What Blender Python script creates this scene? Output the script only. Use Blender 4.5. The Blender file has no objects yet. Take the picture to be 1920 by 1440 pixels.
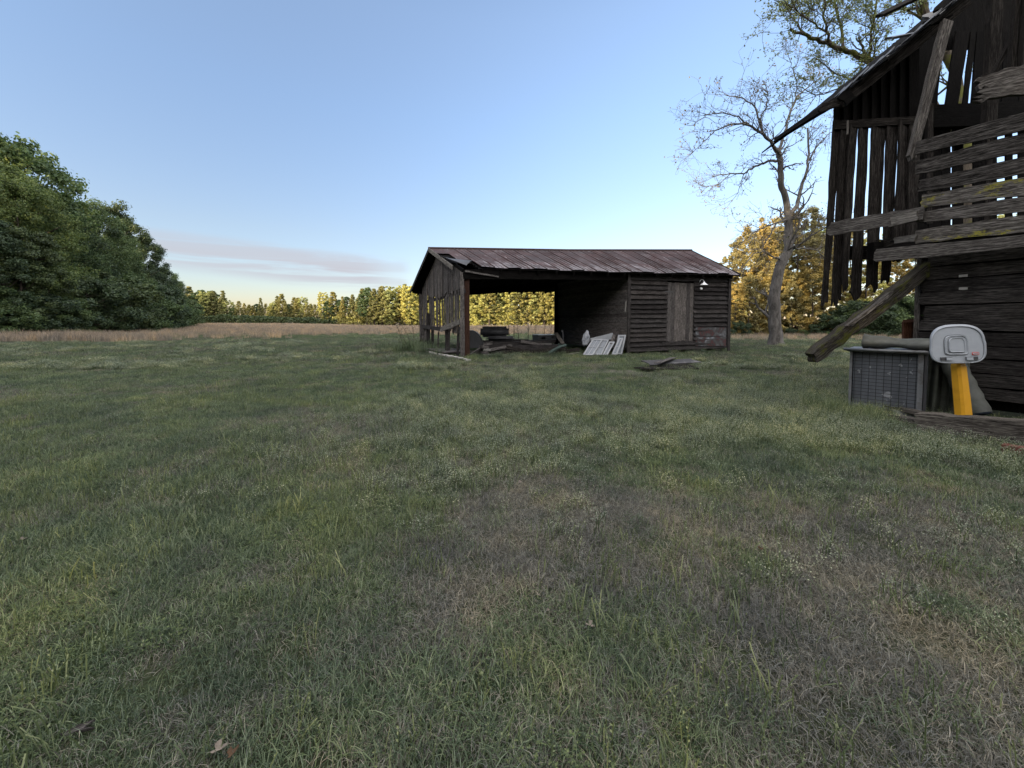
import bpy, bmesh, math, random
import numpy as np
from mathutils import Vector, Matrix, noise as mnoise
rad = math.radians
S = bpy.context.scene
COL = S.collection
random.seed(7)
RNG = np.random.default_rng(7)

# ------------------------------------------------------------------ camera
F = 721.0; HV = 603.0; PITCH = rad(2.5); CH = 1.15
OFF = math.tan(PITCH) - (720 - HV) / F
cam = bpy.data.cameras.new('camera'); camo = bpy.data.objects.new('camera', cam); COL.objects.link(camo)
camo.location = (0, 0, CH); camo.rotation_euler = (math.pi / 2 - PITCH, 0, 0)
cam.sensor_width = 36; cam.lens = F / 1920 * 36; cam.shift_y = OFF * F / 1920
cam.clip_start = 0.05; cam.clip_end = 3000
S.camera = camo

# ------------------------------------------------------------------ sky, sun, exposure
SUN_EL = 8.0
SUN_DIR = Vector((0.7, 0.71, -math.tan(rad(SUN_EL)))).normalized()      # the way the light travels
w = bpy.data.worlds.new('World'); S.world = w; w.use_nodes = True
nt = w.node_tree; nt.nodes.clear()
def wn(t, **k):
    n = nt.nodes.new(t)
    for a, b in k.items(): setattr(n, a, b)
    return n
sky = wn('ShaderNodeTexSky', sky_type='NISHITA', sun_disc=False)
sky.sun_elevation = rad(SUN_EL)
sky.sun_rotation = math.atan2(-SUN_DIR.x, -SUN_DIR.y)
sky.altitude = 0; sky.air_density = 1.0; sky.dust_density = 0.35; sky.ozone_density = 2.2
tc = wn('ShaderNodeTexCoord'); sx = wn('ShaderNodeSeparateXYZ'); nt.links.new(tc.outputs['Generated'], sx.inputs[0])
# thin cloud bank low in the sky: masked by direction, broken by stretched noise
mp = wn('ShaderNodeMapping'); mp.inputs['Scale'].default_value = (2.2, 2.2, 26); nt.links.new(tc.outputs['Generated'], mp.inputs[0])
cn = wn('ShaderNodeTexNoise'); cn.inputs['Scale'].default_value = 1.5; cn.inputs['Detail'].default_value = 7; cn.inputs['Distortion'].default_value = .5; nt.links.new(mp.outputs[0], cn.inputs[0])
def ramp(tree, src, stops, interp='LINEAR'):
    r = tree.nodes.new('ShaderNodeValToRGB'); r.color_ramp.interpolation = interp
    e = r.color_ramp.elements
    while len(e) < len(stops): e.new(0.5)
    for i, (p, c) in enumerate(stops):
        e[i].position = p; e[i].color = (c[0], c[1], c[2], 1) if hasattr(c, '__len__') else (c, c, c, 1)
    tree.links.new(src, r.inputs[0]); return r
def wmath(op, a, b=None):
    m = wn('ShaderNodeMath', operation=op)
    for i, v in enumerate((a, b)):
        if v is None: continue
        if isinstance(v, (int, float)): m.inputs[i].default_value = v
        else: nt.links.new(v, m.inputs[i])
    return m.outputs[0]
azi = wmath('DIVIDE', sx.outputs[0], wmath('MAXIMUM', sx.outputs[1], 0.05))
elv = wmath('DIVIDE', sx.outputs[2], wmath('MAXIMUM', sx.outputs[1], 0.05))
# the bank runs down to the right: elevation of its middle falls with azimuth
mid = wmath('ADD', wmath('MULTIPLY', azi, -0.125), 0.075)
band = wmath('ABSOLUTE', wmath('SUBTRACT', elv, mid))
bm_ = ramp(nt, wmath('MULTIPLY', band, 10), [(0.0, 1.0), (0.25, .85), (0.62, 0.0)], 'EASE')
am_ = ramp(nt, wmath('ADD', wmath('MULTIPLY', azi, 0.5), 0.5), [(0.0, 0.5), (0.05, .8), (0.30, 1.0), (0.355, .55), (0.375, 0.0)], 'EASE')
cr_ = ramp(nt, cn.outputs[0], [(0.33, 0.0), (0.55, 1.0)], 'EASE')
cm_ = wmath('MULTIPLY', wmath('MULTIPLY', bm_.outputs[0], am_.outputs[0]), cr_.outputs[0])
tint = wn('ShaderNodeMix', data_type='RGBA', blend_type='MULTIPLY'); tint.inputs[0].default_value = 1
hzr = ramp(nt, wmath('MAXIMUM', sx.outputs[2], 0.0), [(0.0, (.50, .54, .72)), (.06, (.60, .62, .70)), (.2, (.78, .74, .735)), (.45, (1.0, .98, .96)), (.6, (1.16, 1.1, 1.04))])
hzm = wn('ShaderNodeMix', data_type='RGBA', blend_type='MULTIPLY'); hzm.inputs[0].default_value = 1; nt.links.new(sky.outputs[0], hzm.inputs[6]); nt.links.new(hzr.outputs[0], hzm.inputs[7])
nt.links.new(hzm.outputs[2], tint.inputs[6]); SKY_TINT = tint.inputs[7]; SKY_TINT.default_value = (1.30, 1.09, 1.09, 1)
# added fill light in the unseen sky overhead and behind the camera, where the low sun stands: pale and brighter than the clear blue in front
hi = wn('ShaderNodeMapRange', interpolation_type='SMOOTHSTEP'); hi.inputs[1].default_value = .66; hi.inputs[2].default_value = .93; nt.links.new(sx.outputs[2], hi.inputs[0])
bh = wn('ShaderNodeMapRange', interpolation_type='SMOOTHSTEP'); bh.inputs[1].default_value = .25; bh.inputs[2].default_value = -.45; nt.links.new(sx.outputs[1], bh.inputs[0])
sky_fill = wmath('MULTIPLY', wmath('MAXIMUM', hi.outputs[0], bh.outputs[0]), wmath('ADD', wmath('MULTIPLY', cn.outputs[0], .6), .55))
cmix = wn('ShaderNodeMix', data_type='RGBA'); nt.links.new(wmath('MULTIPLY', cm_, 0.9), cmix.inputs[0])
nt.links.new(tint.outputs[2], cmix.inputs[6]); CLOUD = cmix.inputs[7]
vmix = wn('ShaderNodeMix', data_type='RGBA'); nt.links.new(sky_fill, vmix.inputs[0]); vmix.inputs[7].default_value = (9.1, 8.85, 8.6, 1)
bg = wn('ShaderNodeBackground'); bg.inputs[1].default_value = 0.15
nt.links.new(cmix.outputs[2], vmix.inputs[6]); nt.links.new(vmix.outputs[2], bg.inputs[0])
wo = wn('ShaderNodeOutputWorld'); nt.links.new(bg.outputs[0], wo.inputs[0])
CLOUD.default_value = (1.46, 1.44, 1.58, 1)

sun = bpy.data.lights.new('sun', 'SUN'); suno = bpy.data.objects.new('sun', sun); COL.objects.link(suno)
sun.energy = 5.0; sun.angle = rad(0.6); sun.color = (1.0, 0.79, 0.5)
suno.rotation_euler = SUN_DIR.to_track_quat('-Z', 'Y').to_euler(); suno.location = (-40, -40, 30)
S.view_settings.view_transform = 'Standard'; S.view_settings.look = 'None'
S.view_settings.exposure = 1.45; S.view_settings.gamma = 1.0
S.render.engine = 'CYCLES'
S.cycles.max_bounces = 6; S.cycles.diffuse_bounces = 3; S.cycles.transparent_max_bounces = 8
S.cycles.transmission_bounces = 3; S.cycles.glossy_bounces = 2

# ------------------------------------------------------------------ placement helpers
def px(u, v, D):
    """world point seen at photo pixel (u,v), D metres in front of the camera"""
    a = (u - 960) / F; b = (720 - v) / F + OFF
    dy = math.cos(PITCH) + b * math.sin(PITCH); dz = -math.sin(PITCH) + b * math.cos(PITCH)
    k = D / dy
    return Vector((a * k, D, CH + dz * k))
def smooth(a, b, x):
    t = np.clip((x - a) / (b - a), 0, 1); return t * t * (3 - 2 * t)
def hz(x, y):
    x = np.asarray(x, float); y = np.asarray(y, float)
    z = -1.3 * smooth(50, 190, y) * smooth(-110, -45, x)
    r = np.hypot(x, y)
    z = z + 0.012 * np.sin(x * 1.3 + 1) * np.cos(y * 0.9) * smooth(2, 8, r)
    return z
def gz(x, y): return float(hz(x, y))
def gp(u, v):
    """ground point at pixel"""
    p = px(u, v, 1.0); d = (p - Vector((0, 0, CH)))
    k = CH / -d.z
    return Vector((d.x * k, d.y * k, 0))

# value noise in numpy
_P = np.random.default_rng(3).random((256, 256))
def vnoise(x, y, s, o=0):
    x = np.asarray(x) * s + 37.3 * o; y = np.asarray(y) * s + 91.7 * o
    xi = np.floor(x).astype(int); yi = np.floor(y).astype(int); fx = x - xi; fy = y - yi
    fx = fx * fx * (3 - 2 * fx); fy = fy * fy * (3 - 2 * fy)
    a = _P[xi & 255, yi & 255]; b = _P[(xi + 1) & 255, yi & 255]; c = _P[xi & 255, (yi + 1) & 255]; d = _P[(xi + 1) & 255, (yi + 1) & 255]
    return (a * (1 - fx) + b * fx) * (1 - fy) + (c * (1 - fx) + d * fx) * fy
def fbm(x, y, s, o=0): return (vnoise(x, y, s, o) * .55 + vnoise(x, y, s * 2.1, o + 1) * .3 + vnoise(x, y, s * 4.3, o + 2) * .15)

# ------------------------------------------------------------------ object helpers
def tag(o, label=None, cat=None, group=None, kind=None):
    if label: o['label'] = label
    if cat: o['category'] = cat
    if group: o['group'] = group
    if kind: o['kind'] = kind
    return o
def empty(name, loc=(0, 0, 0), rz=0):
    o = bpy.data.objects.new(name, None); COL.objects.link(o); o.location = loc; o.rotation_euler = (0, 0, rz)
    o.empty_display_size = .2; return o

class MB:
    """collects world-space faces; build() links them as ONE mesh object"""
    def __init__(s): s.v = []; s.f = []; s.uv = []; s.sm = []; s.mi = []
    def face(s, idx, uvs, smooth_=False, mi=0): s.f.append(idx); s.uv.extend(uvs); s.sm.append(smooth_); s.mi.append(mi)
    def quad(s, a, b, c, d, mi=0):
        n = len(s.v); s.v += [tuple(a), tuple(b), tuple(c), tuple(d)]
        l1 = (Vector(b) - Vector(a)).length; l2 = (Vector(d) - Vector(a)).length
        s.face((n, n + 1, n + 2, n + 3), [(0, 0), (l1, 0), (l1, l2), (0, l2)], False, mi)
    def plank(s, p0, p1, wv, th, segs=None, nw=4, jit=0.006, jag=(0, 0), bow=0.0, warp=0.0, rnd=random, mi=0, taper=1.0):
        """board whose face runs from p0 to p1; wv = width vector; th = thickness along the face normal"""
        p0 = Vector(p0); p1 = Vector(p1); wv = Vector(wv); L = (p1 - p0).length; ax = (p1 - p0) / max(L, 1e-6)
        wv = wv - ax * wv.dot(ax); W = wv.length; wd = wv / W; nrm = ax.cross(wd)
        if segs is None: segs = max(2, min(14, int(L / 0.3)))
        uo = rnd.uniform(0, 50); vo = rnd.uniform(0, 50)
        base = len(s.v); cols = nw + 1
        e0 = [rnd.uniform(-jag[0], jag[0] * .3) for _ in range(cols)]; e1 = [rnd.uniform(-jag[1], jag[1] * .3) for _ in range(cols)]
        jl = [rnd.uniform(-jit, jit) for _ in range(segs + 1)]; jr = [rnd.uniform(-jit, jit) for _ in range(segs + 1)]
        bo = rnd.uniform(-1, 1) * bow; wp = rnd.uniform(-1, 1) * warp
        def P(i, j, side):
            t = i / segs; x = L * t
            if i == 0: x -= e0[j]
            if i == segs: x += e1[j]
            k = j / nw - .5
            wj = W * (1 + (taper - 1) * t)
            y = k * wj + (jl[i] if j == 0 else (jr[i] if j == nw else 0)) + bo * math.sin(math.pi * t)
            z = (side - .5) * th + wp * k * (t - .5) * W * 2
            return p0 + ax * x + wd * y + nrm * z, (x + uo, k * W + vo)
        uvs = {}
        for side in (0, 1):
            for i in range(segs + 1):
                for j in range(cols):
                    co, uv = P(i, j, side); s.v.append(tuple(co)); uvs[len(s.v) - 1] = (uv[0], uv[1] + side * .37)
        def I(i, j, side): return base + side * (segs + 1) * cols + i * cols + j
        def add(ids): s.face(tuple(ids), [uvs[q] for q in ids], False, mi)
        for i in range(segs):
            for j in range(nw):
                add([I(i, j, 1), I(i + 1, j, 1), I(i + 1, j + 1, 1), I(i, j + 1, 1)])
                add([I(i, j, 0), I(i, j + 1, 0), I(i + 1, j + 1, 0), I(i + 1, j, 0)])
            add([I(i, 0, 0), I(i + 1, 0, 0), I(i + 1, 0, 1), I(i, 0, 1)])
            add([I(i, nw, 1), I(i + 1, nw, 1), I(i + 1, nw, 0), I(i, nw, 0)])
        for j in range(nw):
            add([I(0, j, 1), I(0, j + 1, 1), I(0, j + 1, 0), I(0, j, 0)])
            add([I(segs, j, 0), I(segs, j + 1, 0), I(segs, j + 1, 1), I(segs, j, 1)])
        return s
    def beam(s, p0, p1, w_, h_, up=(0, 0, 1), **k):
        """squared timber centred on the line p0-p1"""
        p0 = Vector(p0); p1 = Vector(p1); ax = (p1 - p0).normalized(); up = Vector(up)
        side = ax.cross(up).normalized(); u2 = side.cross(ax).normalized()
        return s.plank(p0, p1, u2 * h_, w_, **k)
    def box(s, c, sx_, sy_, sz_, rz=0, mi=0):
        c = Vector(c); m = Matrix.Rotation(rz, 3, 'Z')
        return s.plank(c + m @ Vector((-sx_ / 2, 0, 0)), c + m @ Vector((sx_ / 2, 0, 0)), Vector((0, 0, sz_)), sy_, segs=1, nw=1, jit=0, mi=mi)
    def tube(s, pts, rs, n=8, cap=True, mi=0):
        pts = [Vector(p) for p in pts]; base = len(s.v); up = Vector((0, 0, 1)); L = 0
        fr = None
        for i, p in enumerate(pts):
            d = (pts[min(i + 1, len(pts) - 1)] - pts[max(i - 1, 0)]).normalized()
            if fr is None:
                a = d.cross(Vector((0, 0, 1)) if abs(d.z) < .9 else Vector((1, 0, 0))).normalized()
            else: a = (fr - d * fr.dot(d)).normalized()
            fr = a; b = d.cross(a)
            if i: L += (p - pts[i - 1]).length
            for k in range(n):
                t = 2 * math.pi * k / n
                s.v.append(tuple(p + (a * math.cos(t) + b * math.sin(t)) * rs[i]))
        for i in range(len(pts) - 1):
            for k in range(n):
                k2 = (k + 1) % n
                r = rs[i] * 6.28
                s.face((base + i * n + k, base + i * n + k2, base + (i + 1) * n + k2, base + (i + 1) * n + k),
                       [(i * .3, k / n * r), (i * .3, (k + 1) / n * r), ((i + 1) * .3, (k + 1) / n * r), ((i + 1) * .3, k / n * r)], True, mi)
        if cap:
            for i, rev in ((0, True), (len(pts) - 1, False)):
                ids = [base + i * n + k for k in range(n)]
                if rev: ids = ids[::-1]
                s.face(tuple(ids), [(0, 0)] * n, False, mi)
        return s
    def build(s, name, mats, parent=None, smooth_=None):
        me = bpy.data.meshes.new(name)
        if parent is not None:
            M_ = parent.matrix_basis.copy(); q_ = parent.parent
            while q_ is not None: M_ = q_.matrix_basis @ M_; q_ = q_.parent
            inv = M_.inverted(); vs = [tuple(inv @ Vector(v)) for v in s.v]
        else: vs = s.v
        me.from_pydata(vs, [], s.f); me.update()
        uvl = me.uv_layers.new(name='UVMap')
        uvl.data.foreach_set('uv', np.array(s.uv, dtype=np.float32).ravel())
        me.polygons.foreach_set('use_smooth', np.array(s.sm if smooth_ is None else [smooth_] * len(s.f)))
        if not isinstance(mats, (list, tuple)): mats = [mats]
        for m in mats: me.materials.append(m)
        if len(mats) > 1: me.polygons.foreach_set('material_index', s.mi)
        o = bpy.data.objects.new(name, me); COL.objects.link(o)
        if parent is not None: o.parent = parent
        return o
def set_base(root):
    """matrix_basis is not up to date for fresh empties: set it from loc/rot"""
    root.matrix_basis = Matrix.Translation(root.location) @ root.rotation_euler.to_matrix().to_4x4()
    return root
def thing(name, label, cat, loc, group=None):
    o = empty(name, loc); set_base(o); tag(o, label, cat, group); return o

# ------------------------------------------------------------------ materials
def mat(name, rough=0.8, spec=0.25):
    m = bpy.data.materials.new(name); m.use_nodes = True
    b = m.node_tree.nodes['Principled BSDF']; b.inputs['Roughness'].default_value = rough
    b.inputs['Specular IOR Level'].default_value = spec
    return m, m.node_tree, b
def N(t, ty, **k):
    n = t.nodes.new(ty)
    for a, b in k.items(): setattr(n, a, b)
    return n
def mixc(t, fac, a, b, blend='MIX'):
    m = N(t, 'ShaderNodeMix', data_type='RGBA', blend_type=blend)
    for i, v in ((0, fac), (6, a), (7, b)):
        if hasattr(v, 'links') or hasattr(v, 'is_linked'): t.links.new(v, m.inputs[i])
        elif isinstance(v, (int, float)): m.inputs[i].default_value = v
        else: m.inputs[i].default_value = (*v, 1)
    return m.outputs[2]
def noise_(t, src, scale, detail=4, rough=.6, dist=0):
    n = N(t, 'ShaderNodeTexNoise'); n.inputs['Scale'].default_value = scale; n.inputs['Detail'].default_value = detail
    n.inputs['Roughness'].default_value = rough; n.inputs['Distortion'].default_value = dist
    if src is not None: t.links.new(src, n.inputs[0])
    return n.outputs[0]
def mapping(t, src, sc):
    m = N(t, 'ShaderNodeMapping'); m.inputs['Scale'].default_value = sc; t.links.new(src, m.inputs[0]); return m.outputs[0]
def bump(t, b, h, strength, dist=0.01):
    n = N(t, 'ShaderNodeBump'); n.inputs['Strength'].default_value = strength; n.inputs['Distance'].default_value = dist
    t.links.new(h, n.inputs['Height']); t.links.new(n.outputs[0], b.inputs['Normal'])

def wood(name, dark, mid_, light, grain=1.0, lichen=None, rough=.85, stain=None, bumpd=.006):
    m, t, b = mat(name, rough, .04)
    uv = N(t, 'ShaderNodeUVMap').outputs[0]
    g1 = noise_(t, mapping(t, uv, (2.4, 42 * grain, 1)), 1.6, 8, .66, .5)
    g2 = noise_(t, mapping(t, uv, (14, 150 * grain, 1)), 1.0, 4, .6, .2)
    bl = noise_(t, mapping(t, uv, (1.6, 4, 1)), 1.3, 5, .6)
    ri = N(t, 'ShaderNodeNewGeometry').outputs['Random Per Island']
    r1 = ramp(t, g1, [(0.37, dark), (0.5, mid_), (0.62, light)])
    c = mixc(t, .5, r1.outputs[0], ramp(t, g2, [(0.38, [x * .3 for x in dark]), (.52, mid_), (0.68, light)]).outputs[0])
    c = mixc(t, .8, c, ramp(t, bl, [(0.25, .45), (0.6, 1.0), (.8, 1.25)]).outputs[0], 'MULTIPLY')
    c = mixc(t, 1.0, c, ramp(t, ri, [(0, (.62, .60, .60)), (.5, (1, 1, 1)), (1, (1.25, 1.2, 1.15))]).outputs[0], 'MULTIPLY')
    # knots
    vo = N(t, 'ShaderNodeTexVoronoi'); vo.inputs['Scale'].default_value = 1.0; t.links.new(mapping(t, uv, (1.3, 5.5, 1)), vo.inputs[0])
    c = mixc(t, ramp(t, vo.outputs['Distance'], [(0.0, 1.0), (0.09, 0)]).outputs[0], c, [x * .3 for x in dark])
    if stain: c = mixc(t, ramp(t, noise_(t, mapping(t, uv, (2, 3, 1)), 1.1, 4), [(.5, 0), (.62, .7)]).outputs[0], c, stain)
    if lichen:
        ln = noise_(t, mapping(t, uv, (3.2, 7, 1)), 1.2, 7, .75)
        lf = noise_(t, mapping(t, uv, (40, 60, 1)), 1.2, 3, .7)
        f = N(t, 'ShaderNodeMath', operation='MULTIPLY'); t.links.new(ramp(t, ln, [(.53, 0), (.60, 1)]).outputs[0], f.inputs[0]); t.links.new(ramp(t, lf, [(.38, 0), (.5, .9)]).outputs[0], f.inputs[1])
        c = mixc(t, f.outputs[0], c, lichen)
    t.links.new(c, b.inputs['Base Color'])
    a = N(t, 'ShaderNodeMath', operation='ADD'); t.links.new(g1, a.inputs[0]); t.links.new(g2, a.inputs[1])
    bump(t, b, a.outputs[0], .9, bumpd)
    return m
W_BARN = wood('barn_wood', (.003, .003, .003), (.014, .012, .011), (.062, .056, .052))
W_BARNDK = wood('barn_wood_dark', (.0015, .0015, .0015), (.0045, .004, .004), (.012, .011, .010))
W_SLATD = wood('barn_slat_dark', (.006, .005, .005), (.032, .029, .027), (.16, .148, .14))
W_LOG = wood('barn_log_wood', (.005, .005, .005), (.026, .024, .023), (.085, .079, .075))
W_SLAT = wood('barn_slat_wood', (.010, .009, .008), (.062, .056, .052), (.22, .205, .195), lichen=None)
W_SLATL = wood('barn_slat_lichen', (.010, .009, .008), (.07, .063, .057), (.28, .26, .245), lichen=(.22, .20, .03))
W_SHED = wood('shed_wood', (.009, .008, .008), (.034, .031, .031), (.10, .093, .093))
W_SHEDV = wood('shed_gable_wood', (.010, .009, .009), (.070, .064, .062), (.27, .25, .245))
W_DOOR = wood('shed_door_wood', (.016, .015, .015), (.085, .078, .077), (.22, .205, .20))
W_PALE = wood('pale_wood', (.03, .027, .025), (.13, .12, .11), (.30, .28, .26))
W_RED = wood('red_brown_wood', (.012, .006, .005), (.05, .026, .020), (.11, .065, .052))
W_SILL = wood('sill_wood', (.012, .010, .009), (.08, .071, .063), (.24, .22, .195))

def simple(name, col, rough=.6, spec=.4, var=.25, sc=8, bumps=.15, col2=None, thr=(.45, .6), metal=0):
    m, t, b = mat(name, rough, spec)
    co = N(t, 'ShaderNodeTexCoord').outputs['Object']
    n = noise_(t, co, sc, 6, .65)
    c = ramp(t, n, [(.25, [x * (1 - var) for x in col]), (.75, [min(1, x * (1 + var)) for x in col])]).outputs[0]
    if col2: c = mixc(t, ramp(t, noise_(t, co, sc * .6, 7, .7), [(thr[0], 0), (thr[1], 1)]).outputs[0], c, col2)
    t.links.new(c, b.inputs['Base Color']); b.inputs['Metallic'].default_value = metal
    if bumps: bump(t, b, noise_(t, co, sc * 5, 4), bumps, .01)
    return m
M_DARKM = simple('dark_metal', (.03, .03, .034), .5, .5, .3, 10)
M_WHITE = simple('white_paint', (.23, .24, .26), .6, .3, .12, 9, .1, (.2, .19, .18), (.58, .72))
M_ENAMEL = simple('white_enamel', (.75, .76, .78), .3, .5, .05, 5, 0)
M_PLASTIC = simple('grey_plastic', (.27, .29, .325), .42, .4, .07, 14, .05, (.24, .25, .27), (.55, .75))
M_GROOVE_SHADE = simple('groove_shade', (.13, .14, .155), .8, .2, .3, 20, 0)
M_YELLOW = simple('yellow_plastic', (.60, .30, .02), .45, .4, .08, 9, .04, (.45, .2, .02), (.56, .75))
M_GREEN = simple('green_paint', (.035, .055, .05), .7, .3, .3, 5)
M_TARP = simple('olive_tarp', (.04, .046, .036), .75, .25, .35, 6, .35, (.075, .08, .07), (.42, .62))
M_TARPG = simple('grey_canvas', (.085, .088, .082), .8, .2, .25, 7, .35, (.05, .055, .045), (.45, .65))
M_NAVY = simple('navy_backing', (.018, .024, .04), .7, .3, .3, 12)
M_BLOCK = simple('concrete_block', (.17, .165, .155), .95, .1, .25, 9, .5)
M_BRICK = simple('red_brick', (.11, .045, .036), .95, .1, .3, 14, .5, (.09, .075, .065), (.5, .7))
M_STONE = simple('pale_stone', (.3, .29, .27), .95, .1, .3, 9, .5)
M_VINYL = simple('black_vinyl', (.03, .03, .034), .5, .4, .3, 10, .2)
M_SACK = simple('white_sack', (.36, .375, .41), .7, .2, .3, 9, .5, (.16, .17, .2), (.5, .58))
M_REDMARK = simple('red_mark', (.45, .06, .05), .5, .3, .05, 5, 0)
M_DRYLEAF = simple('dry_leaf', (.16, .135, .115), .8, .2, .3, 30, .3)
M_BROWNLEAF = simple('brown_leaf', (.06, .035, .02), .8, .2, .3, 30, .3)

def sheet_metal():
    m, t, b = mat('rusted_roof_sheet', .75, .12)
    uv = N(t, 'ShaderNodeUVMap').outputs[0]
    n1 = noise_(t, mapping(t, uv, (1.6, .8, 1)), 1.2, 7, .7, .4)
    n2 = noise_(t, mapping(t, uv, (9, 1.3, 1)), 1.0, 6, .7)
    base = ramp(t, n1, [(.28, (.018, .012, .012)), (.42, (.047, .028, .028)), (.54, (.052, .039, .041)), (.75, (.085, .078, .084))]).outputs[0]
    pale = ramp(t, n2, [(.60, 0), (.68, .8)]).outputs[0]
    c = mixc(t, pale, base, (.27, .25, .265))
    # paint worn to bright tin towards the eave (v runs down the slope)
    sp = N(t, 'ShaderNodeSeparateXYZ'); t.links.new(uv, sp.inputs[0])
    n3 = noise_(t, mapping(t, uv, (2.2, 1, 1)), 1.4, 6, .75)
    a = N(t, 'ShaderNodeMath', operation='MULTIPLY_ADD'); t.links.new(sp.outputs[1], a.inputs[0]); a.inputs[1].default_value = .16; t.links.new(n3, a.inputs[2])
    c = mixc(t, ramp(t, a.outputs[0], [(.84, 0), (1.0, .6)]).outputs[0], c, (.20, .19, .205))
    ri = N(t, 'ShaderNodeNewGeometry').outputs['Random Per Island']
    c = mixc(t, 1, c, ramp(t, ri, [(0, .7), (1, 1.3)]).outputs[0], 'MULTIPLY')
    t.links.new(c, b.inputs['Base Color']); b.inputs['Metallic'].default_value = 0
    bump(t, b, n2, .25, .01)
    return m
M_ROOF = sheet_metal()
def patch_mat():
    m, t, b = mat('painted_patch_board', .7, .3)
    uv = N(t, 'ShaderNodeUVMap').outputs[0]
    n1 = noise_(t, mapping(t, uv, (2.2, 2.6, 1)), 1.3, 5, .6, .6)
    c = ramp(t, n1, [(.36, (.022, .020, .020)), (.40, (.055, .015, .016)), (.44, (.045, .015, .016)), (.47, (.028, .026, .027)), (.58, (.06, .06, .065)), (.66, (.15, .16, .185))]).outputs[0]
    t.links.new(c, b.inputs['Base Color']); return m
M_PATCH = patch_mat()
def panel_mat():
    m, t, b = mat('crate_panel', .6, .3)
    co = N(t, 'ShaderNodeTexCoord').outputs['Object']
    c = ramp(t, noise_(t, mapping(t, co, (3, 3, .7)), 2, 5, .6), [(.3, (.06, .066, .078)), (.7, (.125, .135, .155))]).outputs[0]
    c = mixc(t, ramp(t, noise_(t, mapping(t, co, (1.2, 1, 1)), 11, 3, .55), [(.645, 0), (.67, .9)]).outputs[0], c, (.30, .31, .33))
    t.links.new(c, b.inputs['Base Color']); return m
M_PANEL = panel_mat()
M_TIN = simple('dirty_tin', (.035, .033, .035), .7, .3, .4, 4, .2, (.10, .095, .095), (.55, .62))
def bark(name, a, b_, scale=6, moss=None):
    m, t, b = mat(name, .9, .1)
    co = N(t, 'ShaderNodeTexCoord').outputs['Object']
    n = noise_(t, mapping(t, co, (1, 1, .35)), scale, 7, .7, .4)
    c = ramp(t, n, [(.33, a), (.65, b_)]).outputs[0]
    if moss: c = mixc(t, ramp(t, noise_(t, co, 2.2, 5), [(.48, 0), (.58, .85)]).outputs[0], c, moss)
    t.links.new(c, b.inputs['Base Color']); bump(t, b, n, .9, .04); return m
BARK = bark('grey_bark', (.035, .032, .030), (.145, .134, .127), 7)
BARKD = bark('dark_bark', (.02, .016, .013), (.08, .065, .055), 5)
BARKM = bark('mossy_bark', (.03, .024, .02), (.12, .10, .08), 5, (.09, .095, .02))
BARKT = bark('twig_bark', (.06, .055, .052), (.15, .138, .13), 9)

def leafmat(name, cols, trans=.35, rough=.6, objvar=.25):
    m = bpy.data.materials.new(name); m.use_nodes = True; t = m.node_tree; t.nodes.clear()
    g = N(t, 'ShaderNodeNewGeometry'); oi = N(t, 'ShaderNodeObjectInfo')
    c = ramp(t, g.outputs['Random Per Island'], [(i / (len(cols) - 1), x) for i, x in enumerate(cols)]).outputs[0]
    n = noise_(t, g.outputs['Position'], .55, 3)
    c = mixc(t, .6, c, ramp(t, n, [(.3, .65), (.7, 1.35)]).outputs[0], 'MULTIPLY')
    c = mixc(t, 1, c, ramp(t, oi.outputs['Random'], [(0, (1 - objvar, 1 - objvar * .8, 1 - objvar * .4)), (.5, (1, 1, 1)), (1, (1 + objvar * 1.1, 1 + objvar * .6, 1 - objvar * .3))]).outputs[0], 'MULTIPLY')
    d = N(t, 'ShaderNodeBsdfDiffuse'); tr = N(t, 'ShaderNodeBsdfTranslucent'); gl = N(t, 'ShaderNodeBsdfGlossy'); gl.inputs['Roughness'].default_value = rough
    t.links.new(c, d.inputs[0]); t.links.new(c, tr.inputs[0]); gl.inputs[0].default_value = (.9, .95, 1, 1)
    m1 = N(t, 'ShaderNodeMixShader'); m1.inputs[0].default_value = trans; t.links.new(d.outputs[0], m1.inputs[1]); t.links.new(tr.outputs[0], m1.inputs[2])
    m2 = N(t, 'ShaderNodeMixShader'); m2.inputs[0].default_value = .025; t.links.new(m1.outputs[0], m2.inputs[1]); t.links.new(gl.outputs[0], m2.inputs[2])
    o = N(t, 'ShaderNodeOutputMaterial'); t.links.new(m2.outputs[0], o.inputs[0]); return m
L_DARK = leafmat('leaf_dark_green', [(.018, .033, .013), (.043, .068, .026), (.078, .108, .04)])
L_MID = leafmat('leaf_mid_green', [(.034, .060, .020), (.068, .108, .034), (.112, .15, .05)])
L_AIRY = leafmat('leaf_airy_green', [(.05, .09, .028), (.10, .15, .045), (.16, .2, .06)], .45)
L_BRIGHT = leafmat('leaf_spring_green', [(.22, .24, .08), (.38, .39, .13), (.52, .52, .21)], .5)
L_OLIVE = leafmat('leaf_olive', [(.14, .14, .045), (.27, .255, .08), (.40, .36, .13)], .5)
L_GOLD = leafmat('leaf_gold_pine', [(.16, .13, .04), (.32, .26, .085), (.48, .39, .15)], .5)
L_BUD = leafmat('leaf_bud', [(.07, .08, .04), (.14, .12, .075), (.2, .16, .11)], .3)
L_YG = leafmat('leaf_yellow_green', [(.11, .14, .04), (.20, .23, .075), (.29, .31, .12)], .3)

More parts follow.
